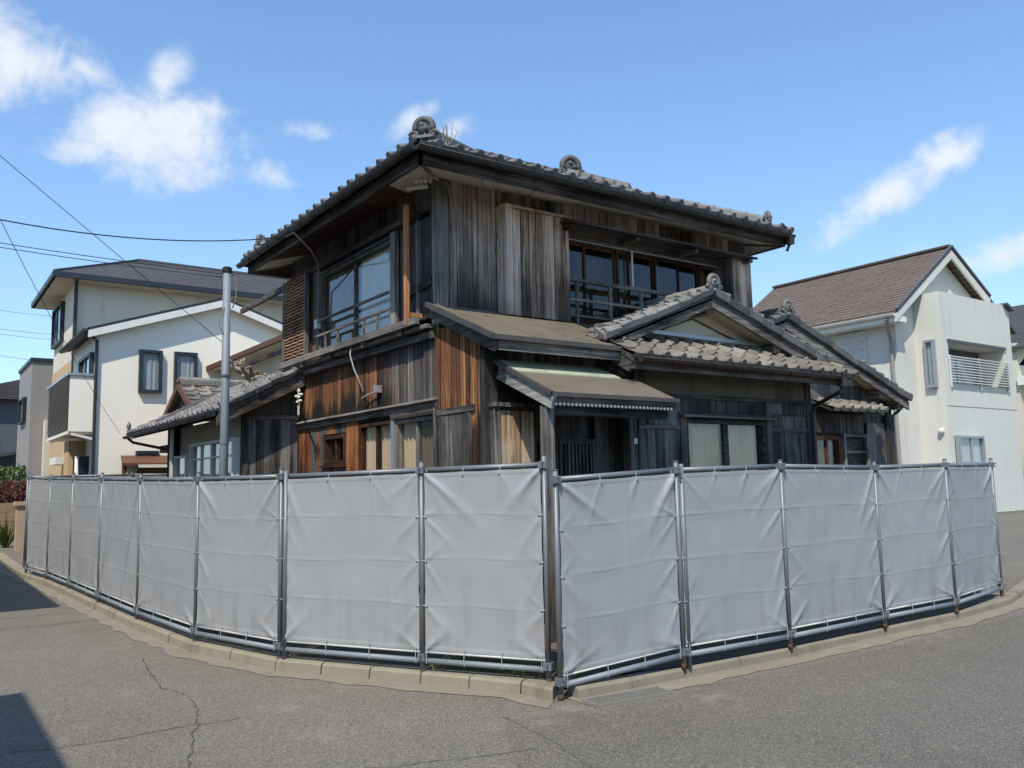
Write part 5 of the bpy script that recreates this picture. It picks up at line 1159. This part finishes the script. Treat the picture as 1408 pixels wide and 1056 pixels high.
# cable running on from the eave down the left wall
mb = MB(); mb.tube([h1, h1+V((.0, -.35, -.02)), onx(428, 345, 4.62), onx(437, 362, 4.95), onx(439, 400, HX-.06), onx(437, 445, HX-.06), onx(436, 490, HX-.06)], .012, 6)
tag(mb.build('service_cable', 'cable_grey', None, True, loc=h1), 'grey cable looping from the roof eave down past the upper window', 'cable')
zt = max(pole_hooks)+.6; up = thing('utility_pole', 'round concrete utility pole with a steel cross arm beyond the lane', 'pole', UP)
mb = MB(); mb.tube([UP-V((0, 0, .3)), UP+V((0, 0, zt))], [.17, .11], 14); mb.build('shaft', 'concrete', up, True); mb = MB(); mb.bar(UP+V((-.8, .15, zt-.4)), UP+V((.8, .15, zt-.4)), .08, .08); mb.build('cross_arm', 'galvanised', up)
for i, (ya, yb) in enumerate(((424, 434), (450, 459), (457, 466), (486, 497))):
    a, b = ony(-60, ya-8, 62), ony(75, yb+1, 62); mb = MB(); mb.tube(sag(a, b, .1, 8), .014, 4)
    tag(mb.build('overhead_wire', 'cable_grey', None, True, loc=a), ('uppermost of the four faint wires crossing the sky past the beige house', 'upper wire of the close pair past the beige house', 'lower wire of the close pair past the beige house', 'lowest faint wire just above the grey house roof')[i], 'wire', 'distant wires beyond the beige house')

# ------------------------------------------------------------------ cream sided house on the lane
def win_simple(parent, fr, u0, u1, z0, z1, frame='frame_navy', curt='curtain_blue', panes=1, fw=.07): return window(parent, fr, u0, u1, z0, z1, panes=panes, fw=fw, frame=frame, curt=curt, n=.10, depth=.085, sill=False)
CX, CY = 3.58, 21.85; ch = thing('cream_house', 'cream sided house with white verge and two narrow black framed windows', 'house', (CX, CY, .15))
FC, LC = FRONT(CY), LEFT(CX); RXc, RZc = 6.42, 6.44
mb = MB(); mb.prism([(CX, CY, 0), (9.3, CY, 0), (9.3, CY, 5.48), (RXc, CY, RZc-.05), (CX, CY, 5.48)], (0, 3.7, 0)); mb.build('wall', 'siding_cream', ch)
mb = MB(); fbox(mb, LC, CY+.01, CY+3.7, 0, .012, 0, 5.4); mb.build('side_wall', 'siding_cream_side', ch)
cr_ = MB(); s_ = (RZc-5.48)/(RXc-CX)
for sg_ in (1, -1):
    xe = CX-.3 if sg_ > 0 else 9.6; ze = 5.48-.3*s_ if sg_ > 0 else 5.38
    cr_.prism([(RXc, CY-.25, RZc+.09), (xe, CY-.25, ze+.09), (xe, CY-.25, ze+.03), (RXc, CY-.25, RZc+.03)], (0, 4.2, 0))
cr_ = cr_.build('roof', 'frame_navy', ch)
for a, b in (((CX-.28, 5.48-.28*s_), (RXc, RZc)), ((RXc, RZc), (9.55, 5.40))): mb = MB(); mb.prism([(a[0], CY-.26, a[1]+.02), (b[0], CY-.26, b[1]+.02), (b[0], CY-.26, b[1]-.15), (a[0], CY-.26, a[1]-.15)], (0, .05, 0)); mb.build('verge_board', 'white_paint', cr_)
for a, b in (((CX-.28, 5.48-.28*s_), (RXc, RZc)), ((RXc, RZc), (9.55, 5.40))): mb = MB(); mb.prism([(a[0], CY-.22, a[1]-.02), (b[0], CY-.22, b[1]-.02), (b[0], CY-.22, b[1]-.03), (a[0], CY-.22, a[1]-.03)], (0, .25, 0)); mb.build('verge_soffit', 'white_paint', cr_)
gutter(cr_, (CX-.33, CY+3.7, 5.44), (CX-.33, CY-.25, 5.44), .06, 'frame_navy', 0)
mb = MB(); mb.tube([(CX-.33, CY-.1, 5.4), (CX-.06, CY-.06, 5.2), (CX-.05, CY-.05, .2)], .038, 8); mb.build('downpipe', 'frame_navy', ch)
def cpx(x, y): return ony(x, y, CY)
for (a, b, c, d) in ((191, 481, 221, 541), (239, 484, 269, 542)): p, q = cpx(a, b), cpx(c, d); win_simple(ch, FC, p.x, q.x, q.z, p.z)
p, q = cpx(186, 620), cpx(217, 640); win_simple(ch, FC, p.x, q.x, q.z, p.z)
win_simple(ch, LC, 22.35, 24.0, 3.9, 5.0, panes=2)
# balcony
bc = MB(); bc.box((3.0, CY+.02, 3.05), (CX-.02, CY+.10, 4.38)); bc.box((3.0, CY+.10, 3.0), (CX-.02, 25.6, 3.1)); bc = bc.build('balcony', 'siding_cream', ch)
mb = MB(); mb.box((2.95, CY-.02, 4.36), (CX, CY+.14, 4.42)); mb.box((2.95, CY+.14, 4.37), (3.1, 25.6, 4.43)); mb.build('balcony_cap', 'alu_frame', bc)
for k in range(22): mb = MB(); z = 3.12+k*.057; mb.prism([(2.97, CY+.1, z), (3.02, CY+.1, z+.03), (3.02, CY+.1, z+.045), (2.97, CY+.1, z+.015)], (0, 3.7, 0)); mb.build('louvre', 'tower_grey', bc)
mb = MB(); mb.box((3.03, CY+.1, 3.1), (3.06, 25.6, 4.36)); mb.build('balcony_panel', 'render_dark', bc)
mb = MB(); mb.bar((3.05, CY+.05, 3.0), (CX, CY-.02, 2.86), .05, .06); mb.build('balcony_edge', 'white_plastic', bc)
mb = MB(); mb.box((3.2, 23.2, 0), (3.56, 23.9, 2.9)); mb.build('porch_wall', 'siding_brown', ch)
mb = MB(); mb.box((3.3, 22.6, .2), (3.57, 23.15, 2.5)); mb.build('front_door', 'frame_black', ch)
p = ony(105, 650, 22.6); mb = MB(); mb.tube([(p.x, p.y, .1), (p.x, p.y, ony(105, 627, 22.6).z)], .045, 10); tag(mb.build('vent_pipe', 'white_plastic', None, True, loc=(p.x, p.y, .1)), 'short white vent pipe standing before the cream house door', 'pipe')
# brown carport canopy in front of it
a, b = ony(165, 636, 21.35), ony(238, 640, 21.35); zc_ = a.z
cp = thing('carport_canopy', 'low brown canopy roof against the cream sided house', 'canopy', (a.x, 21.35, .1))
mb = MB(); mb.prism([(a.x, 21.1, zc_-.08), (b.x+.5, 21.1, zc_-.08), (b.x+.5, 21.8, zc_+.12), (a.x+.1, 21.8, zc_+.12)], (0, 0, .06)); mb.build('roof', 'brown_canopy', cp)
mb = MB(); mb.bar((a.x+.35, 21.08, zc_-.09), (b.x+.5, 21.08, zc_-.09), .03, .07); mb.build('white_edge', 'white_paint', cp)
mb = MB(); mb.box((a.x+.4, 21.5, .1), (b.x+.5, 21.6, zc_-.08)); mb.build('board_screen', 'block_tan', cp)
mb = MB(); mb.box((a.x+.05, 21.3, .1), (a.x+.14, 21.4, zc_)); mb.build('post', 'brown_canopy', cp)

# ------------------------------------------------------------------ tall beige house
BXX, BYY = 3.7, 26.8; bh = thing('beige_house', 'tall beige house with black hipped roof rising behind the cream house', 'house', (BXX, BYY, .3))
mb = MB(); mb.box((BXX, BYY, 0), (13, 30.7, 7.75)); mb.build('wall', 'siding_beige', bh)
mb = MB(); mb.box((BXX-.02, BYY-.02, 0), (BXX+1.1, BYY+3.9, 5.4)); mb.build('brown_cladding', 'siding_brown', bh)
e0, e1, e2, e3 = V((3.1, 26.2, 7.80)), V((13.6, 26.2, 7.80)), V((13.6, 31.25, 7.80)), V((3.1, 31.25, 7.80)); g0, g1 = V((5.75, 28.72, 9.02)), V((11, 28.72, 9.02))
mb = MB()
for f_ in ((e0, e1, g1, g0), (e1, e2, g1), (e2, e3, g0, g1), (e3, e0, g0)): mb.face(f_)
br_ = mb.build('roof', 'shingle_black', bh)
mb = MB(); mb.face([e0-V((0, 0, .16)), e3-V((0, 0, .16)), e2-V((0, 0, .16)), e1-V((0, 0, .16))]); mb.build('soffit', 'siding_beige', br_)
mb = MB()
for a, b in ((e0, e1), (e1, e2), (e2, e3), (e3, e0)): mb.bar(a-V((0, 0, .085)), b-V((0, 0, .085)), .10, .15)
mb.build('eave_gutter', 'frame_navy', br_)
mb = MB(); mb.bar(g0+V((0, 0, .02)), g1+V((0, 0, .02)), .14, .06)
for a in (e0, e3): mb.bar(a+V((0, 0, .02)), g0+V((0, 0, .02)), .12, .05)
mb.build('ridge_cap', 'render_dark', br_)
mb = MB(); mb.tube([(BXX-.03, BYY-.5, 7.65), (BXX+.02, BYY-.08, 7.4), (BXX+.02, BYY-.08, .3)], .05, 8); mb.build('downpipe', 'frame_navy', bh)
LBh = LEFT(BXX); win_simple(bh, LBh, 28.6, 30.5, 6.2, 7.45, panes=2); win_simple(bh, LEFT(BXX-.02), 28.3, 30.3, 3.4, 4.9, panes=2)
mb = MB(); mb.box((3.35, 26.5, 2.42), (3.75, 27.7, 2.62)); mb.build('porch_slab', 'white_paint', bh)
# grey tower house and dark house further along
tw = ony(40, 600, 34); t2 = ony(66, 600, 34); zt_ = ony(55, 497, 34).z
gt_ = thing('grey_house', 'narrow grey clad house block standing past the beige house', 'house', (tw.x, 34, .3))
mb = MB(); mb.box((tw.x, 34, 0), (t2.x+3, 38, zt_)); mb.build('wall', 'tower_grey', gt_); mb = MB(); mb.box((tw.x-.06, 33.94, zt_), (t2.x+3, 38.05, zt_+.12)); mb.build('parapet', 'frame_navy', gt_)
mb = MB(); mb.box((tw.x+.42, 33.55, 0), (t2.x+3, 33.98, zt_-2.1)); mb.build('front_block', 'siding_beige', gt_)
win_simple(gt_, LEFT(tw.x), 35.2, 36.8, ony(38, 580, 35).z, ony(38, 545, 35).z, frame='frame_black'); win_simple(gt_, LEFT(tw.x), 34.6, 35.8, .6, 2.6, frame='frame_black', curt=None)
d0_, d1_ = ony(-90, 600, 46), ony(36, 600, 46); zd = ony(10, 540, 46).z; dr_ = ony(30, 518, 46).z
dh = thing('dark_house', 'dark grey rendered house with a sloping slate roof at the end of the lane', 'house', (d1_.x, 46, .35))
mb = MB(); mb.box((d0_.x, 46, 0), (d1_.x+1, 52, zd)); mb.build('wall', 'render_dark', dh)
mb = MB(); mb.prism([(d0_.x-.4, 45.5, zd-.4), (d1_.x+1, 45.5, dr_+.2), (d1_.x+1, 45.5, zd-.3)], (0, 7, 0)); mb.build('roof', 'shingle_black', dh)
lo = ony(10, 623, 44).z; mb = MB(); mb.prism([(d0_.x, 44.4, lo-.5), (d1_.x+.6, 44.4, lo+.35), (d1_.x+.6, 44.4, lo+.2), (d0_.x, 44.4, lo-.65)], (0, 1.6, 0)); mb.build('lean_to', 'shingle_black', dh)
win_simple(dh, FRONT(46), d0_.x+1, d0_.x+2.4, 3.2, 4.4)

# garden wall, gate pillar, hedge and bush at the lane end
gwY = 31.0; a, b = ony(-90, 700, gwY), ony(40, 700, gwY); ztop, zbot = ony(15, 691, gwY).z, gz(2, gwY)-.05
gwl = thing('garden_wall', 'low tan block wall under the red hedge at the lane end', 'wall', (b.x, gwY, zbot))
mb = MB(); mb.box((a.x, gwY+.02, zbot), (b.x, gwY+.14, ztop-.03)); mb.build('wall_core', 'concrete', gwl)
nr = 4; bh_ = (ztop-zbot)/nr; blk = {}
mb0 = MB(); mb0.box((0, 0, 0), (.385, .16, bh_-.012)); me_ = bpy.data.meshes.new('block'); me_.from_pydata([tuple(v) for v in mb0.v], [], mb0.f); me_.materials.append(MATS['block_tan'])
for r_ in range(nr):
    x = b.x-.4-(0 if r_ % 2 else .2)
    while x > a.x: piece(me_, 'block', gwl, Matrix.Translation((x, gwY-.002+random.uniform(-.004, .004), zbot+r_*bh_))); x -= .4
p0_ = onz(31, 757, .12); gp = thing('gate_pillar', 'pinkish stone gate pillar with a flat cap by the fence end', 'pillar', (p0_.x, 26.6, .12))
pa, pb_ = ony(23, 720, 26.6), ony(39, 720, 26.6); ptz = ony(30, 690, 26.6).z
mb = MB(); mb.box((pa.x, 26.6, 0), (pb_.x+.1, 27.1, ptz-.1)); mb.build('shaft', 'pillar_pink', gp); mb = MB(); mb.box((pa.x-.06, 26.54, ptz-.1), (pb_.x+.16, 27.16, ptz)); mb.build('cap', 'pillar_pink', gp)
def foliage(mb, c, rx, ry, rz, n, size, rs):
    for _ in range(n):
        d = V((rs.gauss(0, 1), rs.gauss(0, 1), rs.gauss(0, 1))).normalized()*rs.uniform(.55, 1.05); k = 1+.25*noise.noise(d*2.5+c)
        p = c+V((d.x*rx, d.y*ry, d.z*rz))*k; u = V((rs.gauss(0, 1), rs.gauss(0, 1), rs.gauss(0, 1))).normalized(); v = u.cross(V((rs.gauss(0, 1), rs.gauss(0, 1), rs.gauss(0, 1)))).normalized(); s = size*rs.uniform(.6, 1.3)
        mb.face([p-u*s, p+v*s*.45, p+u*s, p-v*s*.45])
rs = random.Random(11); hc = ony(10, 673, 31.4)
rh = thing('red_hedge', 'red leaved hedge growing over the tan garden wall', 'hedge', (hc.x, 31.5, zbot))
mb = MB()
for k in range(9): foliage(mb, V((hc.x-2.2+k*.42, 31.5, hc.z-.1)), .45, .35, .42, 420, .06, rs)
mb.build('leaves', 'leaf_red', rh); mb = MB()
for k in range(9): mb.tube([(hc.x-2.2+k*.42, 31.5, zbot), (hc.x-2.2+k*.42+.05, 31.5, hc.z)], [.03, .015], 5)
mb.build('stems', 'bark', rh)
gc = ony(4, 655, 33); gbh = thing('green_bush', 'bright green bush rising behind the red hedge', 'bush', (gc.x, 33, zbot)); mb = MB()
for k in range(6): foliage(mb, gc+V((rs.uniform(-.6, .4), 0, rs.uniform(-.3, .1))), .5, .4, .35, 380, .06, rs)
mb.build('leaves', 'leaf_green', gbh); mb = MB(); mb.tube([(gc.x, 33, zbot), (gc.x+.1, 33, gc.z)], [.08, .04], 6); mb.build('stem', 'bark', gbh)
wc = onz(8, 755, .1); pl = thing('roadside_plant', 'feathery green plant growing at the foot of the gate pillar', 'plant', wc); mb = MB()
for k in range(60):
    e = V((rs.uniform(-.45, .35), rs.uniform(-.3, .3), rs.uniform(.35, .95))); s = V((rs.uniform(-.01, .01)+.015, .01, 0)); mb.face([wc-s, wc+s, wc+e*.6+V((0, 0, .1))+s, wc+e])
mb.build('fronds', 'leaf_green', pl)

# ------------------------------------------------------------------ pale stucco house to the right
RY, RXc0 = 13.0, 22.68; rh_ = thing('stucco_house', 'pale stucco house with brown shingle gable and railed balcony opening', 'house', (RXc0, RY, .4))
k14 = lambda x, y: ony(x, y, RY)
ap = k14(1291, 343); gr_ = k14(1345, 411); gb_ = .2
FS, LS = FRONT(RY), LEFT(RXc0); RB1 = 18.6
ezs = k14(1250, 418).z
mb = MB(); mb.prism([(RXc0, RY, gb_), (29.3, RY, gb_), (29.3, RY, 6.6), (gr_.x, RY, gr_.z-.25), (ap.x, RY, ap.z-.25), (RXc0, RY, ezs-.1)], (0, RB1-RY, 0)); mb.build('wall', 'stucco_white', rh_)
sle = (ap.z-ezs)/(ap.x-RXc0); xe = RXc0-.55; zee = ap.z-(ap.x-xe)*sle; YF = RY-.35
mb = MB(); mb.prism([(ap.x, YF, ap.z), (xe, YF, zee), (xe, YF, zee-.10), (ap.x, YF, ap.z-.10)], (0, RB1-YF+.5, 0)); sr_ = mb.build('roof', 'shingle_brown', rh_)
slr = (ap.z-gr_.z)/(gr_.x-ap.x); mb = MB(); mb.prism([(ap.x, YF, ap.z), (ap.x, YF, ap.z-.10), (gr_.x+1.6, YF, gr_.z-1.6*slr-.1), (gr_.x+1.6, YF, gr_.z-1.6*slr)], (0, RB1-YF+.5, 0)); mb.build('roof_slope', 'shingle_brown', sr_)
mb = MB(); mb.prism([(ap.x, YF-.02, ap.z-.10), (xe, YF-.02, zee-.10), (xe, YF-.02, zee-.32), (ap.x, YF-.02, ap.z-.36)], (0, .06, 0)); mb.prism([(ap.x, YF-.02, ap.z-.10), (ap.x, YF-.02, ap.z-.36), (gr_.x, YF-.02, gr_.z-.34), (gr_.x, YF-.02, gr_.z-.08)], (0, .06, 0)); mb.build('barge_board', 'stucco_white', sr_)
mb = MB(); mb.bar((ap.x, YF-.03, ap.z+.02), (xe, YF-.03, zee+.02), .06, .06); mb.bar((ap.x, YF-.03, ap.z+.02), (gr_.x, YF-.03, gr_.z+.02), .06, .06); mb.build('verge_trim', 'render_dark', sr_)
mb = MB(); mb.bar((ap.x, YF, ap.z+.03), (ap.x, RB1+.5, ap.z+.03), .2, .07); mb.build('ridge_cap', 'shingle_brown', sr_)
mb = MB(); mb.prism([(xe+.02, YF, zee-.14), (RXc0, YF, zee-.14), (RXc0, YF, zee-.30), (xe+.02, YF, zee-.30)], (0, RB1-YF+.5, 0)); mb.build('eave_box', 'white_paint', sr_)
gutter(sr_, (xe-.06, RB1+.5, zee-.10), (xe-.06, YF, zee-.10), .07, 'white_paint', 0)
mb = MB(); mb.tube([(xe-.05, RY-.1, zee-.2), (RXc0-.1, RY+.1, zee-.75), (RXc0-.07, RY+.12, zee-1.2), (RXc0-.07, RY+.12, .3)], .05, 8); mb.build('downpipe', 'tower_grey', rh_)
# projecting front block with the balcony opening
PYF = 12.2; pk = lambda x, y: ony(x, y, PYF)
px0 = pk(1298, 500).x; px1 = pk(1398, 560).x; ptop = pk(1345, 412).z; b0, b1 = pk(1303, 470), pk(1384, 534); pr_top = pk(1383, 424).z
mb = MB(); fp = FRONT(PYF)
fbox(mb, fp, px0, b0.x, -1.2, 0, gb_, b0.z); fbox(mb, fp, b1.x, px1, -1.2, 0, gb_, b0.z); fbox(mb, fp, b0.x, b1.x, -1.2, 0, gb_, b1.z)
mb.prism([fp.p(px0, 0, b0.z), fp.p(px1, 0, b0.z), fp.p(px1, 0, pr_top-.1), fp.p(gr_.x-.2, 0, ptop), fp.p(px0, 0, ptop+.0)], (0, 1.2, 0)); fb_ = mb.build('front_block', 'stucco_white', rh_)
mb = MB(); mb.bar(fp.p(gr_.x-.2, -.0, ptop+.03), fp.p(px1+.05, -.0, pr_top-.07), .3, .06, (0, 0, 1)); mb.build('parapet_cap', 'render_dark', fb_)
mb = MB(); fbox(mb, fp, b0.x, b1.x, -.77, -.74, b1.z, b0.z); mb.build('balcony_back', 'render_dark', fb_)  # darker sheet before the wall, painting in the shade inside the balcony
win_simple(fb_, Fr((0, PYF+.72, 0), (1, 0, 0), (0, -1, 0)), b0.x+.5, b1.x-.4, b1.z, b0.z-.25, frame='alu_frame', panes=2)
nb = 10
for k in range(nb): mb = MB(); z = lerp(b1.z+.04, b0.z-.42, k/(nb-1)); fbox(mb, fp, b0.x-.05, b1.x+.12, .06, .10, z-.012, z+.012); mb.build('balcony_rail', 'louvre_white', fb_)
for x in (b0.x-.03, (b0.x+b1.x)/2, b1.x+.05): mb = MB(); fbox(mb, fp, x-.025, x+.025, .02, .06, b1.z-.12, b0.z-.38); mb.build('balcony_post', 'louvre_white', fb_)
mb = MB(); fbox(mb, fp, b0.x-.05, b1.x+.1, 0, .05, b0.z, b0.z+.08); mb.build('opening_head', 'render_dark', fb_)
p, q = pk(1312, 599), pk(1350, 638); window(fb_, fp, p.x, q.x, q.z, p.z, panes=2, fw=.07, frame='alu_frame', curt='curtain_blue', n=.12, depth=.1)
p, q = onx(1284, 467, px0), onx(1295, 532, px0); win_simple(rh_, LEFT(px0), PYF+.2, PYF+.5, q.z, p.z, frame='alu_frame')
p, q = onx(1150, 462, RXc0), onx(1193, 497, RXc0); sv = MB(); fbox(sv, LS, q.y, p.y, 0, .06, q.z, p.z); sv = sv.build('window_shutter', 'louvre_white', rh_)
for k in range(12): mb = MB(); z = lerp(q.z+.05, p.z-.05, k/11); mb.prism([LS.p(q.y+.04, .06, z), LS.p(q.y+.04, .09, z-.03), LS.p(q.y+.04, .06, z-.05)], (0, p.y-q.y-.08, 0)); mb.build('louvre', 'louvre_white', sv)
p = onx(1222, 640, RXc0-.1); q = onx(1222, 610, RXc0-.1); mb = MB(); fbox(mb, LS, p.y-.2, p.y+.3, 0, .12, p.z-.6, q.z); mb.build('meter_box', 'alu_frame', rh_)
c_ = pk(1299, 592); mb = MB(); mb.ball((px0-.05, PYF+.2, c_.z), .09); mb.build('vent_hood', 'white_plastic', rh_, True)
mb = MB(); fbox(mb, fp, px0-.02, px1+.02, -1, .03, .1, .52); mb.build('plinth', 'concrete', rh_)
for zj in (3.55,): mb = MB(); fbox(mb, LS, RY+.3, RB1, 0, .008, zj, zj+.025); mb.build('wall_joint', 'tower_grey', rh_); mb = MB(); fbox(mb, fp, px0+.01, px1-.01, 0, .006, zj, zj+.02); mb.build('wall_joint', 'tower_grey', rh_)
# a further house at the edge
o_ = ony(1388, 470, 15); q_ = ony(1386, 420, 15); fh = thing('far_house', 'pale house with a grey slate roof just beyond the stucco house', 'house', (o_.x+.6, 15, .4))
mb = MB(); mb.box((o_.x+.5, 15, 0), (o_.x+9, 22, o_.z-.0)); mb.build('wall', 'plaster_cream', fh); zr = o_.z-.75
mb = MB(); mb.prism([(o_.x+.3, 14.6, zr+.55), (o_.x+5, 14.6, zr+3.0), (o_.x+5, 14.6, zr+2.9), (o_.x+.3, 14.6, zr+.45)], (0, 8, 0)); fr_ = mb.build('roof', 'shingle_black', fh)
mb = MB(); mb.prism([(o_.x+.3, 14.55, zr+.45), (o_.x+5, 14.55, zr+2.9), (o_.x+5, 14.55, zr+2.55), (o_.x+.3, 14.55, zr+.1)], (0, .06, 0)); mb.build('barge_board', 'white_paint', fr_)
mb = MB(); mb.prism([(o_.x+.6, 15.0, zr-.1), (o_.x+5, 15.0, zr-.1), (o_.x+5, 15, zr+2.6)], (0, .2, 0)); mb.build('gable_wall', 'plaster_cream', fh)
for za, zb_ in ((zr-.9, zr-.55), (zr-4.2, zr-3.9)): mb = MB(); mb.box((o_.x+.35, 14.25, za), (o_.x+5, 15, zb_)); mb.build('balcony_edge', 'white_paint', fh)
mb = MB(); mb.box((o_.x+.8, 14.9, .3), (o_.x+4, 14.99, zr-4.3)); mb.build('garage_opening', 'frame_black', fh)
hb_ = MB(); hcx = ony(1404, 690, 12.6); foliage(hb_, V((hcx.x+.3, 12.6, hcx.z-.3)), .4, .4, .7, 500, .07, rs); sh_ = thing('corner_shrub', 'small green shrub at the corner of the stucco house', 'shrub', (hcx.x+.3, 12.6, .4)); hb_.build('leaves', 'leaf_green', sh_); mb = MB(); mb.tube([(hcx.x+.3, 12.6, .3), (hcx.x+.3, 12.6, 1.)], [.04, .02], 5); mb.build('stem', 'bark', sh_)

# ------------------------------------------------------------------ houses across the lane, outside the view
def lane_house(x0, x1, y0, y1, ze, eo, label, wallm):
    h = thing('lane_house', label, 'house', (x1, y0, 0)); mb = MB(); mb.box((x0, y0, 0), (x1, y1, ze-.05)); mb.build('wall', wallm, h)
    e = [V((x0-eo, y0-eo, ze)), V((x1+eo, y0-eo, ze)), V((x1+eo, y1+eo, ze)), V((x0-eo, y1+eo, ze))]; cx = (x0+x1)/2; hgt = .45*((x1-x0)/2+eo); ya, yb = y0+(x1-x0)/2, y1-(x1-x0)/2
    if ya > yb: ya = yb = (y0+y1)/2
    a, b = V((cx, ya, ze+hgt)), V((cx, yb, ze+hgt)); mb = MB()
    for f_ in ((e[0], e[1], a), (e[1], e[2], b, a), (e[2], e[3], b), (e[3], e[0], a, b)): mb.face(f_)
    mb.face([p-V((0, 0, .12)) for p in reversed(e)])
    for i in range(4): j = (i+1) % 4; mb.face([e[i]-V((0, 0, .12)), e[j]-V((0, 0, .12)), e[j], e[i]])
    mb.build('roof', 'shingle_black', h); fr = Fr((x1, 0, 0), (0, 1, 0), (1, 0, 0))
    for zz in (.9, 3.3):
        for k in range(2): y = lerp(y0, y1, .25+.4*k); window(h, fr, y, y+1.6, zz, zz+1.2, frame='alu_frame', curt='curtain_white', n=.02, depth=.06)
lane_house(-9.5, -2.68, -5, 5.47, 5.5, .6, 'rendered house across the lane opposite the fence corner', 'plaster_cream')
lane_house(-7.5, -1.63, 12.47, 25, 5.5, .6, 'rendered house across the lane opposite the annex', 'siding_beige')

# ------------------------------------------------------------------ weeds along the fence foot
rs = random.Random(21); mb = MB()
def tuft(p, n, h):
    for _ in range(n):
        b = p+V((rs.gauss(0, .05), rs.gauss(0, .05), 0)); e = V((rs.gauss(0, .05), rs.gauss(0, .05), h*rs.uniform(.4, 1))); s = V((rs.uniform(-1, 1), rs.uniform(-1, 1), 0)).normalized()*.004
        mb.face([b-s, b+s, b+e*.6+s*.8, b+e])
for i in range(len(LB)-1):
    L = (LB[i+1]-LB[i]).length
    for k in range(int(L*6)): t = rs.random(); tuft(lerp(LB[i], LB[i+1], t)-LN[i]*rs.uniform(.05, .35)+V((0, 0, .095)), rs.randint(3, 10), rs.uniform(.05, .13))
for k in range(60): t = rs.random(); tuft(lerp(LB[-2], LB[-1], t)-LN[-2]*rs.uniform(.03, .45)+V((0, 0, .095)), rs.randint(6, 16), rs.uniform(.06, .16))
for k in range(40): t = rs.random(); tuft(lerp(V((4.3, 5.5, .095)), V((11, 5.45, .095)), t), rs.randint(3, 9), rs.uniform(.05, .1))
for k in range(60): tuft(V((rs.uniform(14, 22), rs.uniform(8.2, 11.5), 0))+V((0, 0, gz(16, 8))), 8, .12)
o = mb.build('weeds', 'grass_dry'); o['kind'] = 'stuff'; o['label'] = 'thin weeds and grass at the foot of the fence'; o['category'] = 'weeds'
